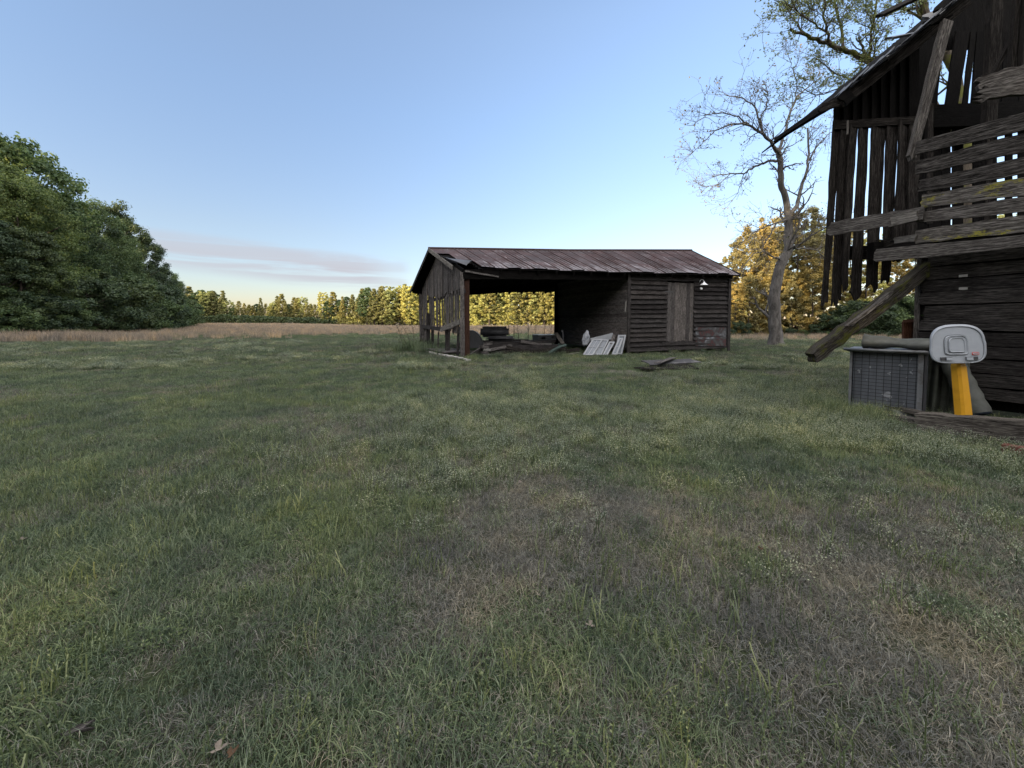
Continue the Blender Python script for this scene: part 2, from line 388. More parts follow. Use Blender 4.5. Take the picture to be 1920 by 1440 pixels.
# ------------------------------------------------------------------ GROUND
def build_ground():
    xs = np.unique(np.concatenate([np.linspace(-14, 14, 57), np.linspace(-60, 60, 61), np.linspace(-300, 300, 61), np.linspace(-900, 900, 19)]))
    ys = np.unique(np.concatenate([np.linspace(-4, 24, 57), np.linspace(-60, 80, 71), np.linspace(-60, 320, 77), np.linspace(-300, 1500, 19)]))
    X, Y = np.meshgrid(xs, ys); Z = hz(X, Y)
    v = np.stack([X, Y, Z], -1).reshape(-1, 3); nx = len(xs); ny = len(ys)
    i = np.arange(ny - 1)[:, None] * nx + np.arange(nx - 1)[None]
    f = np.stack([i, i + 1, i + nx + 1, i + nx], -1).reshape(-1, 4)
    me = bpy.data.meshes.new('ground'); me.from_pydata(v.tolist(), [], f.tolist()); me.update()
    me.polygons.foreach_set('use_smooth', [True] * len(me.polygons))
    m, t, b = mat('soil_and_thatch', .95, .1)
    pos = N(t, 'ShaderNodeNewGeometry').outputs['Position']
    fine = noise_(t, mapping(t, pos, (1, 1, 1)), 45, 8, .75, .5)
    med = noise_(t, pos, 1.6, 6, .65)
    big = noise_(t, pos, .28, 4, .6)
    c = ramp(t, fine, [(.3, (.02, .018, .014)), (.55, (.055, .053, .036)), (.75, (.12, .115, .085))]).outputs[0]
    g = ramp(t, fine, [(.3, (.018, .028, .012)), (.6, (.045, .066, .026)), (.8, (.09, .115, .048))]).outputs[0]
    c = mixc(t, ramp(t, med, [(.35, .2), (.6, .9)]).outputs[0], c, g)
    # far field: dry sedge
    sp = N(t, 'ShaderNodeSeparateXYZ'); t.links.new(pos, sp.inputs[0])
    far = noise_(t, mapping(t, pos, (.25, 1, 1)), .35, 6, .7)
    a = N(t, 'ShaderNodeMath', operation='MULTIPLY_ADD'); t.links.new(big, a.inputs[0]); a.inputs[1].default_value = 22; t.links.new(sp.outputs[1], a.inputs[2])
    ff = N(t, 'ShaderNodeMapRange'); ff.inputs[1].default_value = 32; ff.inputs[2].default_value = 48; t.links.new(a.outputs[0], ff.inputs[0])
    sedge = ramp(t, far, [(.3, (.13, .105, .07)), (.6, (.25, .20, .14)), (.8, (.33, .28, .19))]).outputs[0]
    c = mixc(t, ff.outputs[0], c, sedge)
    # bare sandy patch in front of the shed
    pc = gp(1135, 697)
    vs = N(t, 'ShaderNodeVectorMath', operation='SUBTRACT'); t.links.new(pos, vs.inputs[0]); vs.inputs[1].default_value = pc
    vm = N(t, 'ShaderNodeVectorMath', operation='MULTIPLY'); t.links.new(vs.outputs[0], vm.inputs[0]); vm.inputs[1].default_value = (.5, 1.15, 0)
    vl = N(t, 'ShaderNodeVectorMath', operation='LENGTH'); t.links.new(vm.outputs[0], vl.inputs[0])
    ad = N(t, 'ShaderNodeMath', operation='ADD'); t.links.new(vl.outputs[1], ad.inputs[0]); t.links.new(noise_(t, pos, 3, 5), ad.inputs[1])
    c = mixc(t, ramp(t, ad.outputs[0], [(.0, 1), (.9, 1), (1.0, 0)]).outputs[0] if False else ramp(t, ad.outputs[0], [(.6, .9), (1.25, 0)]).outputs[0], c, (.13, .115, .10))
    t.links.new(c, b.inputs['Base Color']); bump(t, b, fine, .8, .03)
    me.materials.append(m)
    o = bpy.data.objects.new('ground', me); COL.objects.link(o); tag(o, 'flat grassy ground running to the far treeline', kind='structure')
build_ground()

# ------------------------------------------------------------------ SHED
def build_shed():
    FL = px(868, 672, 12.0); FL.z = 0
    A = Vector((.97, .242, 0)).normalized(); B = Vector((-.41, .912, 0)).normalized()
    FR = px(1363, 651, 14.4)
    root = thing('open_shed', 'long low weathered board shed with rusty sheet roof and one open bay', 'shed', (FL.x, FL.y, 0))
    E1 = px(880, 498, 11.75); E2 = px(1386, 514, 14.1); R1 = px(805, 466, 14.9); R2 = px(1295, 470, 16.9)
    B1 = px(770, 547, 18.3); B2 = Vector((E2.x - 2.6, 20.6, 2.85))
    E0 = px(850, 499, 11.9)       # rake end of the front slope
    # --- roof sheets, front slope
    rf = MB(); nS = 24; ln = (R2 - R1).length
    def slope(P0, P1, Q0, Q1, k, cut=None, sag=.05, off=.0):
        seams = []
        for i in range(k):
            a = i / k; b = (i + 1) / k; rows = 6
            for j in range(rows):
                t0 = j / rows; t1 = (j + 1) / rows
                if cut and a < cut(t1): continue
                def pt(s_, t_):
                    p = P0.lerp(P1, s_).lerp(Q0.lerp(Q1, s_), t_)
                    p.z += -sag * math.sin(math.pi * s_) * .6 + .012 * math.sin(s_ * 37 + t_ * 5) * t_
                    return p
                n = len(rf.v); Ls = ln
                q = [pt(a, t0), pt(b, t0), pt(b, t1), pt(a, t1)]
                if j == rows - 1:
                    dz = random.uniform(-.02, .03); q[2].z += dz; q[3].z += dz
                rf.v += [tuple(x) for x in q]
                rf.face((n + 3, n + 2, n + 1, n), [(a * Ls + i * .3, t1 * 3), (b * Ls + i * .3, t1 * 3), (b * Ls + i * .3, t0 * 3), (a * Ls + i * .3, t0 * 3)])
            if not cut or a >= cut(1):
                p, q = pt(a, 0), pt(a, 1)
                rf.tube([p + Vector((0, 0, .01)), p.lerp(q, .5) + Vector((0, 0, .01)), q + Vector((0, 0, .01))], [.015] * 3, 6)
                for c_ in (1, 2):      # corrugation ribs between seams
                    sa = a + (b - a) * c_ / 3
                    p, q = pt(sa, .0), pt(sa, 1); rf.tube([p + Vector((0, 0, .002)), p.lerp(q, .5) + Vector((0, 0, .002)), q + Vector((0, 0, .002))], [.006] * 3, 5)
    # true eave corner extends E0..E2 ; sheets missing near the left corner
    slope(R1, R2, E0 + Vector((0, 0, .02)), E2, nS, cut=lambda t: 0 if t < .45 else (t - .30) * .085)
    slope(R1 + Vector((0, 0, .0)), R2, B1, B2, nS)
    # ridge cap
    rf.tube([R1 + Vector((-.05, 0, .015)), R1.lerp(R2, .5) + Vector((0, 0, -.02)), R2 + Vector((.05, 0, .015))], [.05, .045, .05], 6)
    r = rf.build('roof', M_ROOF, root)
    # curled sheet beside the missing corner
    cs = MB(); a0 = R1.lerp(E0, .5); a1 = px(857, 481, 12.9)
    cs.plank(px(828, 483, 13.3) + Vector((0, 0, .03)), px(880, 497, 11.9) + Vector((0, 0, .06)), Vector((.22, .05, .02)), .012, segs=6, bow=.02, warp=.6, jag=(.05, .05))
    cs.build('loose_sheet', M_DARKM, root)
    # roof boards under the sheets (dark underside)
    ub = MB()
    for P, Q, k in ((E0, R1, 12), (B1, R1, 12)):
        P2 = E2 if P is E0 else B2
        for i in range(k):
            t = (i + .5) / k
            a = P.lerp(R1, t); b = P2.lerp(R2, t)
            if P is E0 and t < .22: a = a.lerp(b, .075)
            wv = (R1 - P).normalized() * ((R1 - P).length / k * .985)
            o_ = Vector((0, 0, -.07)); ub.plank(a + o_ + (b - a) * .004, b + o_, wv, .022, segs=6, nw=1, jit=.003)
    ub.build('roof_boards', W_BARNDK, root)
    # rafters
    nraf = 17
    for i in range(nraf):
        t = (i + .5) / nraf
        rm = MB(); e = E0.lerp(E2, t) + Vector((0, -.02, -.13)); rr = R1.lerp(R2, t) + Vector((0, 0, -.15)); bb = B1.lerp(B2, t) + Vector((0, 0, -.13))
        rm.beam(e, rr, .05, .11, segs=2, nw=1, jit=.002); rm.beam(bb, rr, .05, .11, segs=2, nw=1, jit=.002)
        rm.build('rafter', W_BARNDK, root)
    # rake board on the left gable, rear and front
    for a, b, th in ((R1, E0, .14), (R1, B1, .15)):
        m = MB(); o_ = Vector((-.02, -.03, -.05)); m.plank(a + o_, b + o_, Vector((0, 0, th)), .025, jit=.004, nw=2); m.build('rake_board', W_PALE if b is E0 else W_SHED, root)
    m = MB(); m.plank(R2 + Vector((.03, -.02, -.05)), E2 + Vector((.03, -.02, -.05)), Vector((0, 0, .14)), .025); m.build('rake_board', W_SHED, root)
    # --- gable wall of vertical boards (left end)
    BLc = FL + B * 6.3
    gm = MB(); n = 40
    def top_z(t):   # t 0..1 from front corner to back corner, height under the roof
        rf_ = E0.z - .10; rg = R1.z - .14; rb = B1.z + .1
        k = .50
        return rf_ + (rg - rf_) * (t / k) if t < k else rg + (rb - rg) * ((t - k) / (1 - k))
    rn = random.Random(5)
    wdt = 6.3 / n
    for i in range(n):
        t = (i + .5) / n; c = FL + B * (6.3 * t); zt = top_z(t)
        lean = Vector((rn.uniform(-.03, .03), 0, 0)) + B * rn.uniform(-.05, .05)
        # upper boards close together, ends ragged at about 2.2 m
        zs = 2.05 + rn.uniform(-.04, .12)
        lower = .72 + .25 * t + rn.uniform(-.05, .1)
        if t < .18: lower = .75
        gap = rn.random()
        w_ = wdt * (.97 if i % 3 else .9)
        if t < .80:
            gm.plank(c + Vector((0, 0, zt)), c + lean * .5 + Vector((0, 0, zs)), B * wdt * 1.04, .022, nw=2, jit=.004, jag=(0, .05), bow=.01)
            if gap > .05 and not (.60 < t < .64):
                gm.plank(c + A * .03 + lean * .4 + Vector((0, 0, zs + .15)), c + A * .03 + lean * 1.6 + Vector((0, 0, lower)), B * w_ * rn.uniform(.68, .98), .022, nw=2, jit=.008, jag=(0, .09), bow=.03)
        else:
            gm.plank(c + Vector((0, 0, zt)), c + lean * 2 - B * .2 + A * -.1 + Vector((0, 0, .15 + rn.uniform(0, .3))), B * w_ * .95, .024, nw=2, jit=.01, jag=(0, .1), bow=.04)
    gm.build('gable_wall', W_SHEDV, root)
    # girts, posts of the gable
    g = MB(); g.plank(FL + A * .07 + Vector((0, 0, 2.1)), BLc + A * .07 + Vector((0, 0, 2.02)), Vector((0, 0, .12)), .05); g.build('girt', W_SHED, root)
    g = MB(); g.plank(px(863, 603, 12.05), px(826, 618, 14.0), Vector((0, 0, .17)), .04, jag=(.04, .06), nw=4); g.build('girt', W_PALE, root)
    g = MB(); g.plank(px(826, 617, 14.1), px(792, 612, 17.0), Vector((0, 0, .15)), .04, jag=(.04, .06), nw=4); g.build('girt', W_SHED, root)
    for u, D, w_, mt, zt in ((866.5, 11.98, .13, W_SHEDV, 2.75), (859, 12.5, .07, W_SHED, 1.05), (839, 13.6, .12, W_SHED, 1.0), (835, 13.9, .06, W_SHED, .95), (821, 14.9, .05, W_SHEDV, .85), (812, 15.8, .12, W_SHED, .95), (803, 16.4, .14, W_SHED, 1.6), (797, 16.9, .22, W_SHEDV, .9), (789, 17.8, .14, W_SHEDV, 2.5)):
        p = px(u, 650, D); p.z = gz(p.x, p.y) - .05
        g = MB(); g.plank(p + Vector((rn.uniform(-.03, .03), 0, 0)), p + Vector((rn.uniform(-.02, .05), 0, zt)), Vector((w_, 0.03, 0)), w_ * .5, jag=(.0, .04), jit=.008); g.build('post', mt, root)
    # reddish front corner post
    p = px(876, 650, 12.15); p.z = -.05
    g = MB(); g.beam(p, p + Vector((.0, 0, 2.62)), .15, .15, up=(0, 1, 0), jit=.01); g.build('corner_post', W_RED, root)
    # header beam over the open bay and its braces
    H0 = px(868, 514, 11.98); H1 = px(1176, 517, 13.4)
    g = MB(); g.plank(H0, H1, Vector((0, 0, .30)), .06, nw=2); g.build('header_beam', W_BARNDK, root)
    g = MB(); g.plank(px(872, 508, 11.9), px(935, 519, 12.2), Vector((0, 0, .05)), .03); g.build('brace', W_SHEDV, root)
    # rear beam (its lower edge is the top of the bright opening)
    g = MB(); a = px(786, 549, 18.0); b = px(875, 548, 17.4); c = px(1050, 534, 17.75)
    g.plank(a, b + Vector((.1, 0, 0)), Vector((0, 0, .26)), .08); g.plank(b, c, Vector((0, 0, .28)), .08); g.build('rear_beam', W_BARNDK, root)
    # --- front wall, clapboards right of the bay
    PW = px(1176, 660, 13.42); z0 = .08
    cl = MB()
    base0 = Vector((PW.x, PW.y, 0)); base1 = Vector((FR.x, FR.y, 0)); ztop0 = px(1176, 506, 13.42).z; ztop1 = px(1363, 514, 14.4).z
    dr0 = px(1247, 640, 13.85); dr1 = px(1296, 640, 14.1)
    Lw = (base1 - base0).length; sd0 = (Vector((dr0.x, dr0.y, 0)) - base0).length / Lw; sd1 = (Vector((dr1.x, dr1.y, 0)) - base0).length / Lw
    nc = 17; Nn = A.cross(Vector((0, 0, 1)))   # pointing to the camera side
    for i in range(nc):
        za0 = .10 + (ztop0 - .10) * i / nc; zb0 = .10 + (ztop0 - .10) * (i + 1) / nc
        za1 = .18 + (ztop1 - .18) * i / nc; zb1 = .18 + (ztop1 - .18) * (i + 1) / nc
        def seg(s0, s1):
            zl = za0 + (za1 - za0) * s0; zr = za0 + (za1 - za0) * s1; hh = (zb0 - za0) * 1.12
            open_ = .05 + rn.uniform(0, .035)
            p = base0.lerp(base1, s0) + Vector((0, 0, zl + hh / 2 + rn.uniform(-.012, .012))) + Nn * .02
            q = base0.lerp(base1, s1) + Vector((0, 0, zr + hh / 2 + rn.uniform(-.012, .012))) + Nn * .02
            cl.plank(p, q, Vector((0, 0, hh)) - Nn * open_ * 1.3, .018, nw=3, jit=.008, jag=(.01, .01))
        if 2 <= i <= 14: seg(0, sd0); seg(sd1, 1)
        elif i < 2: seg(0, 1)
        else: seg(0, 1)
    cl.build('front_wall', W_SHED, root)
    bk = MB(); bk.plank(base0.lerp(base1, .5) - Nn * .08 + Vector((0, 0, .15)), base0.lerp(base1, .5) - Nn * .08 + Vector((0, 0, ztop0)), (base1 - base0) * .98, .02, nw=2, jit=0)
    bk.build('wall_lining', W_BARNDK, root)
    # corner trims
    for q, z_ in ((base0, ztop0), (base1, ztop1)):
        m = MB(); m.plank(q + Nn * .075 + Vector((0, 0, .02)), q + Nn * .075 + Vector((0, 0, z_)), A * .11, .03, jit=.004); m.build('corner_board', W_SHED, root)
    # right end wall and rear walls
    ew = MB(); RW = base1 + B * 4.7; BW = base0 + B * 4.7
    for i in range(17):
        z = .2 + i * .168; ew.plank(base1 + Vector((0, 0, z + .08)), RW + Vector((0, 0, z + .08)), Vector((0, 0, .18)) + A * .02, .02, nw=2)
    ew.build('end_wall', W_SHED, root)
    ew = MB()
    for i in range(17):
        z = .2 + i * .158; ew.plank(BW + Vector((0, 0, z + .08)), RW + Vector((0, 0, z + .08)), Vector((0, 0, .17)), .02, nw=2)
    ew.build('rear_wall', W_SHED, root)
    # partition wall: narrow horizontal boards seen through the bay
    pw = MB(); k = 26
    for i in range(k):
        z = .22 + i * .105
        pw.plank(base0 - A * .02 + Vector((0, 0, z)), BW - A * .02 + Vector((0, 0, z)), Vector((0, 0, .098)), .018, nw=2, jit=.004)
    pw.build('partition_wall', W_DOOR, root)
    m = MB(); q = BW - A * .08; m.beam(q + Vector((0, 0, -.02)), q + Vector((0, 0, 2.75)), .16, .16, up=(0, 1, 0)); m.build('post', W_BARNDK, root)
    m = MB(); q = base0 - A * .06 + Nn * .05; m.plank(px(1174, 565, 13.3), px(1172, 584, 13.3), Vector((.03, 0, 0)), .02); m.build('latch_bar', M_BLOCK, root)
    # door
    dz0, dz1 = px(1247, 641, 13.85).z, px(1247, 530, 13.85).z
    dm = MB(); kd = 7; D0 = Vector((dr0.x, dr0.y, 0)) + Nn * .06; D1 = Vector((dr1.x, dr1.y, 0)) + Nn * .06
    for i in range(kd):
        c = D0.lerp(D1, (i + .5) / kd)
        dm.plank(c + Vector((0, 0, dz0 + rn.uniform(-.03, .03))), c + Vector((.02, 0, dz1 + rn.uniform(-.01, .01))), (D1 - D0) / kd * rn.uniform(.93, .99), .025, jit=.004, jag=(.04, 0))
    d = dm.build('door', W_DOOR, root)
    hm = MB(); c = D0 + Nn * .03 + A * .12 + Vector((0, 0, dz1 - .33)); hm.plank(c - A * .22, c + A * .12, Vector((0, 0, .035)), .012, nw=1, jit=0); hm.build('hinge', M_DARKM, d)
    hm = MB(); c = D1 + Nn * .03 - A * .08 + Vector((0, 0, dz0 + .85)); hm.plank(c, c + Vector((0, 0, .14)), A * .04, .02, nw=1, jit=0); hm.build('handle', M_DARKM, d)
    for cc in (D0 - A * .07, D1 + A * .07):
        m = MB(); m.plank(cc - Nn * .0 + Vector((0, 0, dz0)), cc + Vector((0, 0, dz1 + .05)), A * .09, .03); m.build('door_frame', W_SHED, root)
    m = MB(); m.plank(D0 - A * .25 + Nn * .02 + Vector((0, 0, dz0 - .05)), D1 + A * .2 + Nn * .02 + Vector((0, 0, dz0 - .06)), Vector((0, 0, .09)), .1, jag=(.05, .05)); m.build('door_sill', W_SHED, root)
    # patch board, bottom right
    m = MB(); a = px(1304, 631, 14.02); b = px(1361, 631, 14.28); h = px(1304, 614, 14.02).z - px(1304, 649, 14.02).z
    m.plank(a, b, Vector((0, 0, h * .49)) , .02, nw=2, jit=.004)
    for vv in m.v[:]: pass
    m2 = MB(); m2.plank(a + Vector((0, 0, h * .25)), b + Vector((0, 0, h * .25)), Vector((0, 0, h * .49)), .02, nw=2, jit=.005); m2.plank(a - Vector((0, 0, h * .26)), b - Vector((0, 0, h * .26)), Vector((0, 0, h * .49)), .02, nw=2, jit=.005)
    m2.build('patch_board', M_PATCH, root)
    # barn lamp: gooseneck + white dish + meter-box button
    p = px(1318, 534, 13.85)
    m = MB(); rs = []; pts = []
    for i in range(7):
        t = i / 6; ang = math.pi * t
        pts.append(p + Vector((-.06 + .06 * (1 - math.cos(ang)) * .9, -.0 - .14 * t + .14, .10 + .09 * math.sin(ang)))); rs.append(.009)
    m.tube(pts, rs, 6); lamp = m.build('wall_lamp', M_ENAMEL, root)
    m = MB(); c = p + Vector((.03, -.02, 0))
    prof = [(.012, .11), (.03, .10), (.045, .06), (.13, .0), (.135, -.012)]
    m.tube([c + Vector((0, 0, z)) for r_, z in prof], [r_ for r_, z in prof], 16, cap=True); m.build('lamp_shade', M_ENAMEL, lamp)
    m = MB(); c = px(1314, 541, 13.92); m.tube([c + Nn * .0, c + Nn * .04], [.04, .04], 12); m.build('lamp_switch', M_ENAMEL, lamp)
    # foundation blocks + sill boards
    for u, w_ in ((1188, .35), (1225, .25), (1262, .4), (1300, .6), (1345, .4)):
        c = px(u, 655, 13.55 + (u - 1176) / 187 * .95); c.z = .06
        m = MB(); m.box(c + Vector((0, .2, 0)), w_, .35, .22, rz=.2, mi=0); m.build('foundation_block', M_BLOCK, root)
    # stone edging by the gable
    for i in range(9):
        t = i / 8; q = px(802, 661, 14.3).lerp(px(876, 679, 11.1), t); q.z = gz(q.x, q.y) + .02
        m = MB(); m.plank(q - B * .19, q + B * .17, A * rn.uniform(.12, .2), .07 + rn.uniform(0, .03), segs=3, nw=3, jit=.02, jag=(.03, .03))
        m.build('edging_stone', M_STONE, root)
    return base0, base1, A, B, Nn
SH = build_shed()

# ------------------------------------------------------------------ things in and around the shed
def at(u, v, D): return px(u, v, D)
def one(name, mb, m, label, cat, group=None, kind=None):
    """a thing that is one mesh, its origin at its base"""
    vs = np.array(mb.v); o_ = Vector((float(vs[:, 0].mean()), float(vs[:, 1].mean()), float(vs[:, 2].min())))
    tmp = empty('tmp', o_); set_base(tmp)
    o = mb.build(name, m, tmp); o.parent = None; o.location = o_
    bpy.data.objects.remove(tmp); tag(o, label, cat, group, kind); return o
def sash(bl, br, tl, tr, rows, cols, label, mt=M_WHITE, thick=.035, glass=True):
    root = thing('window_sash', label, 'window sash', tuple((bl + br) / 2), 'old window sashes leaning by the shed bay')
    fr = MB(); st = .055
    ax = (br - bl).normalized(); up = (tl - bl).normalized(); W = (br - bl).length; H = (tl - bl).length
    fr.plank(bl + ax * st / 2, tl + ax * st / 2, ax * st, thick, nw=1, jit=.001); fr.plank(br - ax * st / 2, tr - ax * st / 2, ax * st, thick, nw=1, jit=.001)
    fr.plank(bl + ax * st + up * st / 2, br - ax * st + up * st / 2, up * st, thick, nw=1, jit=.001); fr.plank(tl + ax * st - up * st / 2, tr - ax * st - up * st / 2, up * st, thick, nw=1, jit=.001)
    fr.build('frame', mt, root)
    mu = MB()
    for i in range(1, rows):
        z = H * i / rows; mu.plank(bl + ax * st + up * z, br - ax * st + up * z, up * .025, thick * .7, nw=1, jit=0)
    for i in range(1, cols):
        x = W * i / cols; mu.plank(bl + ax * x + up * st, tl + ax * x - up * st, ax * .025, thick * .6, nw=1, jit=0)
    if rows * cols > 1: mu.build('muntin', mt, root)
    if glass:
        g = MB(); c0 = bl + ax * st + up * st; g.quad(c0, c0 + ax * (W - 2 * st), c0 + ax * (W - 2 * st) + up * (H - 2 * st), c0 + up * (H - 2 * st)); g.build('pane', M_PANE, root)
def pane_mat():
    m, t, b = mat('dusty_glass', .25, .5); b.inputs['Base Color'].default_value = (.10, .115, .14, 1); return m
M_PANE = pane_mat()
g0 = gz(0, 13)
def q4(x0, x1, x2, x3, vt, vb, D, dD, zt=None):
    bl = at(x0, vb, D); br = at(x1, vb, D); bl.z = .03; br.z = .03
    tl = at(x2, vt, D + dD); tr = at(x3, vt, D + dD); return bl, br, tl, tr
sash(*q4(1092, 1112, 1111, 1131, 636, 667, 12.75, .45), 2, 2, 'four-pane white sash at the left front of the leaning row')
sash(*q4(1113, 1128, 1127, 1142, 637, 666, 12.85, .4), 2, 1, 'narrow pale sash second from the left in the leaning row')
sash(*q4(1129, 1139, 1142, 1153, 641, 666, 12.8, .3), 1, 1, 'small solid-looking white sash frame in front of the grey board', glass=True)
sash(*q4(1146, 1157, 1160, 1169, 634, 666, 12.95, .3), 2, 1, 'tall white sash frame second from the right of the row')
sash(*q4(1152, 1166, 1159, 1174, 628, 665, 13.1, .2), 1, 1, 'upright white sash frame rightmost, against the shed corner')
mb = MB(); mb.plank(at(1138, 667, 12.9) * 1 , at(1152, 628, 13.2), Vector((.12, 0, 0)), .03); one('leaning_board', mb, W_SHEDV, 'dark grey board leaning between the white window sashes', 'board')
mb = MB(); mb.plank(at(1108, 640, 13.3), at(1150, 629, 13.3), Vector((0, 0, .22)), .03, nw=3, jit=.01); one('sheet_panel', mb, M_WHITE, 'pale flat panel standing behind the leaning window sashes', 'panel')
def sack():
    c = at(1099, 634, 13.9); bm = bmesh.new(); bmesh.ops.create_icosphere(bm, subdivisions=4, radius=1)
    for v in bm.verts:
        n = mnoise.noise(v.co * 2.1) * .28 + mnoise.noise(v.co * 5) * .12
        v.co = v.co * (1 + n); v.co.x *= .10 * (1.25 - .45 * v.co.z * .8); v.co.y *= .08; v.co.z *= .27
        v.co.x += v.co.z * .12
    me = bpy.data.meshes.new('feed_sack'); bm.to_mesh(me); bm.free(); me.materials.append(M_SACK)
    for p in me.polygons: p.use_smooth = True
    o = bpy.data.objects.new('feed_sack', me); COL.objects.link(o); o.location = c
    tag(o, 'crumpled white feed sack slumped against the partition wall beside the sashes', 'sack')
sack()
# old vehicle bench seat
def bench():
    p = at(930, 640, 14.6)
    root = thing('bench_seat', 'black vinyl vehicle bench seat sitting on the lumber pile', 'bench seat', tuple(p))
    def rbox(name, c, sx_, sy_, sz_, rot, m, r=.09, ribs=0):
        bm = bmesh.new(); bmesh.ops.create_cube(bm, size=1)
        bmesh.ops.scale(bm, vec=(sx_, sy_, sz_), verts=bm.verts); bmesh.ops.bevel(bm, geom=bm.edges[:], offset=r, segments=4, affect='EDGES')
        me = bpy.data.meshes.new(name); bm.to_mesh(me); bm.free(); me.materials.append(m)
        for q in me.polygons: q.use_smooth = True
        o = bpy.data.objects.new(name, me); COL.objects.link(o); o.parent = root; o.location = c; o.rotation_euler = rot; return o
    rbox('seat_cushion', (.18, -.18, .12), 1.05, .5, .17, (0, 0, .06), M_VINYL, .07)
    b = rbox('backrest', (-.06, .12, .36), 1.08, .17, .42, (-.25, 0, .06), M_VINYL, .08)
    for i in range(6):
        mb = MB(); x = -.40 + i * .16; mb.tube([Vector((x, -.095, -.1)), Vector((x, -.10, .03)), Vector((x, -.095, .13))], [.014] * 3, 6)
        o = mb.build('rib', M_VINYL, b)
bench()
# lumber pile: separate boards
rl = random.Random(11)
lum = [(905, 1018, 646, 643, 13.9, .14, .1), (912, 1045, 653, 651, 13.6, .16, .12), (906, 990, 641, 639, 14.3, .10, .09), (918, 1010, 659, 657, 13.3, .16, .14), (985, 1040, 641, 640, 14.6, .10, .08), (930, 1060, 664, 662, 13.2, .15, .12), (980, 1035, 647, 645, 14.1, .12, .08)]
lumd = ['longest upper timber of the pile, under the bench seat', 'wide timber across the middle of the pile', 'short timber directly under the bench seat end', 'dark timber low in the pile at its left', 'thin board end of the pile near the white cabinet', 'bottom timber of the pile lying in the grass', 'short board beside the white cabinet foot']
for (a, b, va, vb, D, h, th), ld in zip(lum, lumd):
    mb = MB(); mb.plank(at(a, va, D), at(b, vb, D + .5), Vector((0, 0, h * 1.2)), .25, jag=(.04, .04)); one('timber', mb, W_SHED, 'weathered ' + ld, 'timber', 'timbers piled in the open bay')
for i, (u, v) in enumerate([(909, 650), (911, 655), (908, 660), (912, 665), (909, 669)]):
    mb = MB(); mb.plank(at(u - 8, v, 13.0), at(u + 7, v + .5, 13.1), Vector((0, 0, .07)), .3, segs=3, nw=2, jag=(.04, .04))
    one('slab', mb, M_BLOCK if i % 2 else W_SHEDV, 'grey flat slab number %s from the top of the short stack in the open bay' % ('one', 'two', 'three', 'four', 'five')[i], 'slab', 'stacked grey slabs in the open bay')
for i, (u0, v0, u1, v1, D, h) in enumerate([(915, 657, 960, 648, 13.1, .10), (948, 651, 1002, 662, 13.0, .12), (975, 640, 1030, 650, 13.9, .10), (1000, 660, 1062, 652, 12.9, .13), (890, 650, 925, 643, 13.6, .12), (1035, 662, 1088, 655, 13.3, .11)]):
    mb = MB(); mb.plank(at(u0, v0, D), at(u1, v1, D + .3), Vector((0, .05, h)), .05, jag=(.05, .05)); one('scrap_board', mb, W_BARN if i % 2 else W_SHEDV, 'tilted scrap board thrown over the timber pile in the bay, %s from the left' % ('second', 'third', 'fourth', 'fifth', 'first', 'sixth')[i], 'board', 'scrap boards in the open bay')
# curved fender panel behind the post
mb = MB(); c = at(884, 652, 13.6); prev = None
for i in range(13):
    a = math.pi * (.0 + i / 12 * .95); p = c + Vector((math.cos(a) * .42, 0, math.sin(a) * .62))
    if prev is not None: mb.quad(prev + Vector((0, -.18, 0)), p + Vector((0, -.18, 0)), p + Vector((0, .18, 0)), prev + Vector((0, .18, 0))); mb.quad(c + Vector((0, -.17, 0)), p + Vector((0, -.17, 0)), prev + Vector((0, -.17, 0)), c + Vector((.0, -.17, 0)))
    prev = p
one('curved_fender', mb, M_DARKM, 'rounded dark fender panel behind the reddish corner post', 'fender')
mb = MB(); mb.plank(at(880, 668, 12.6), at(912, 648, 13.2), Vector((.3, .5, 0.05)), .03, jag=(.05, .05)); one('loose_panel', mb, W_SHEDV, 'grey sloping panel at the foot of the reddish corner post', 'panel')
mb = MB(); mb.plank(at(816, 652, 15.2), at(860, 660, 13.2), Vector((.8, .7, .0)), .03, jag=(.05, .05)); one('board_sheet', mb, W_SHEDV, 'grey wide panel lying inside the broken gable wall', 'panel')
# white cabinet
def cabinet():
    a = at(1009, 645, 16.4); b = at(1043, 645, 16.9); z1 = at(1009, 629, 16.4).z; z0 = .35
    root = thing('white_cabinet', 'white box cabinet with a dark cut-out standing at the back of the bay', 'cabinet', (a.x, a.y, z0))
    ax = (Vector((b.x, b.y, 0)) - Vector((a.x, a.y, 0))); W = ax.length; ax.normalize(); bk = Vector((-ax.y, ax.x, 0)); o = Vector((a.x, a.y, 0)); h = z1 - z0
    m = MB(); c = o + ax * W / 2 + bk * .22
    m.plank(o + Vector((0, 0, z0 + h / 2)) + bk * .22, o + ax * W + Vector((0, 0, z0 + h / 2)) + bk * .22, Vector((0, 0, h)), .44, segs=2, nw=1, jit=0); m.build('body', M_WHITE, root)
    m = MB(); c = o + ax * W * .28 - bk * .012; m.plank(c + Vector((0, 0, z0 + h * .2)), c + Vector((0, 0, z0 + h * .75)), ax * W * .2, .02, nw=1, jit=0); m.build('opening', M_DARKM, root)
    m = MB(); c = o + ax * W * .78 - bk * .012; m.plank(c + Vector((0, 0, z0 + h * .5)), c + Vector((0, 0, z0 + h * .72)), ax * .1, .02, nw=1, jit=0); m.build('knob_plate', M_DARKM, root)
    m = MB(); m.plank(o - ax * .03 + bk * .22 + Vector((0, 0, z1 + .015)), o + ax * (W + .03) + bk * .22 + Vector((0, 0, z1 + .015)), bk * .5, .03, segs=2, nw=1, jit=0); m.build('top', M_ENAMEL, root)
cabinet()
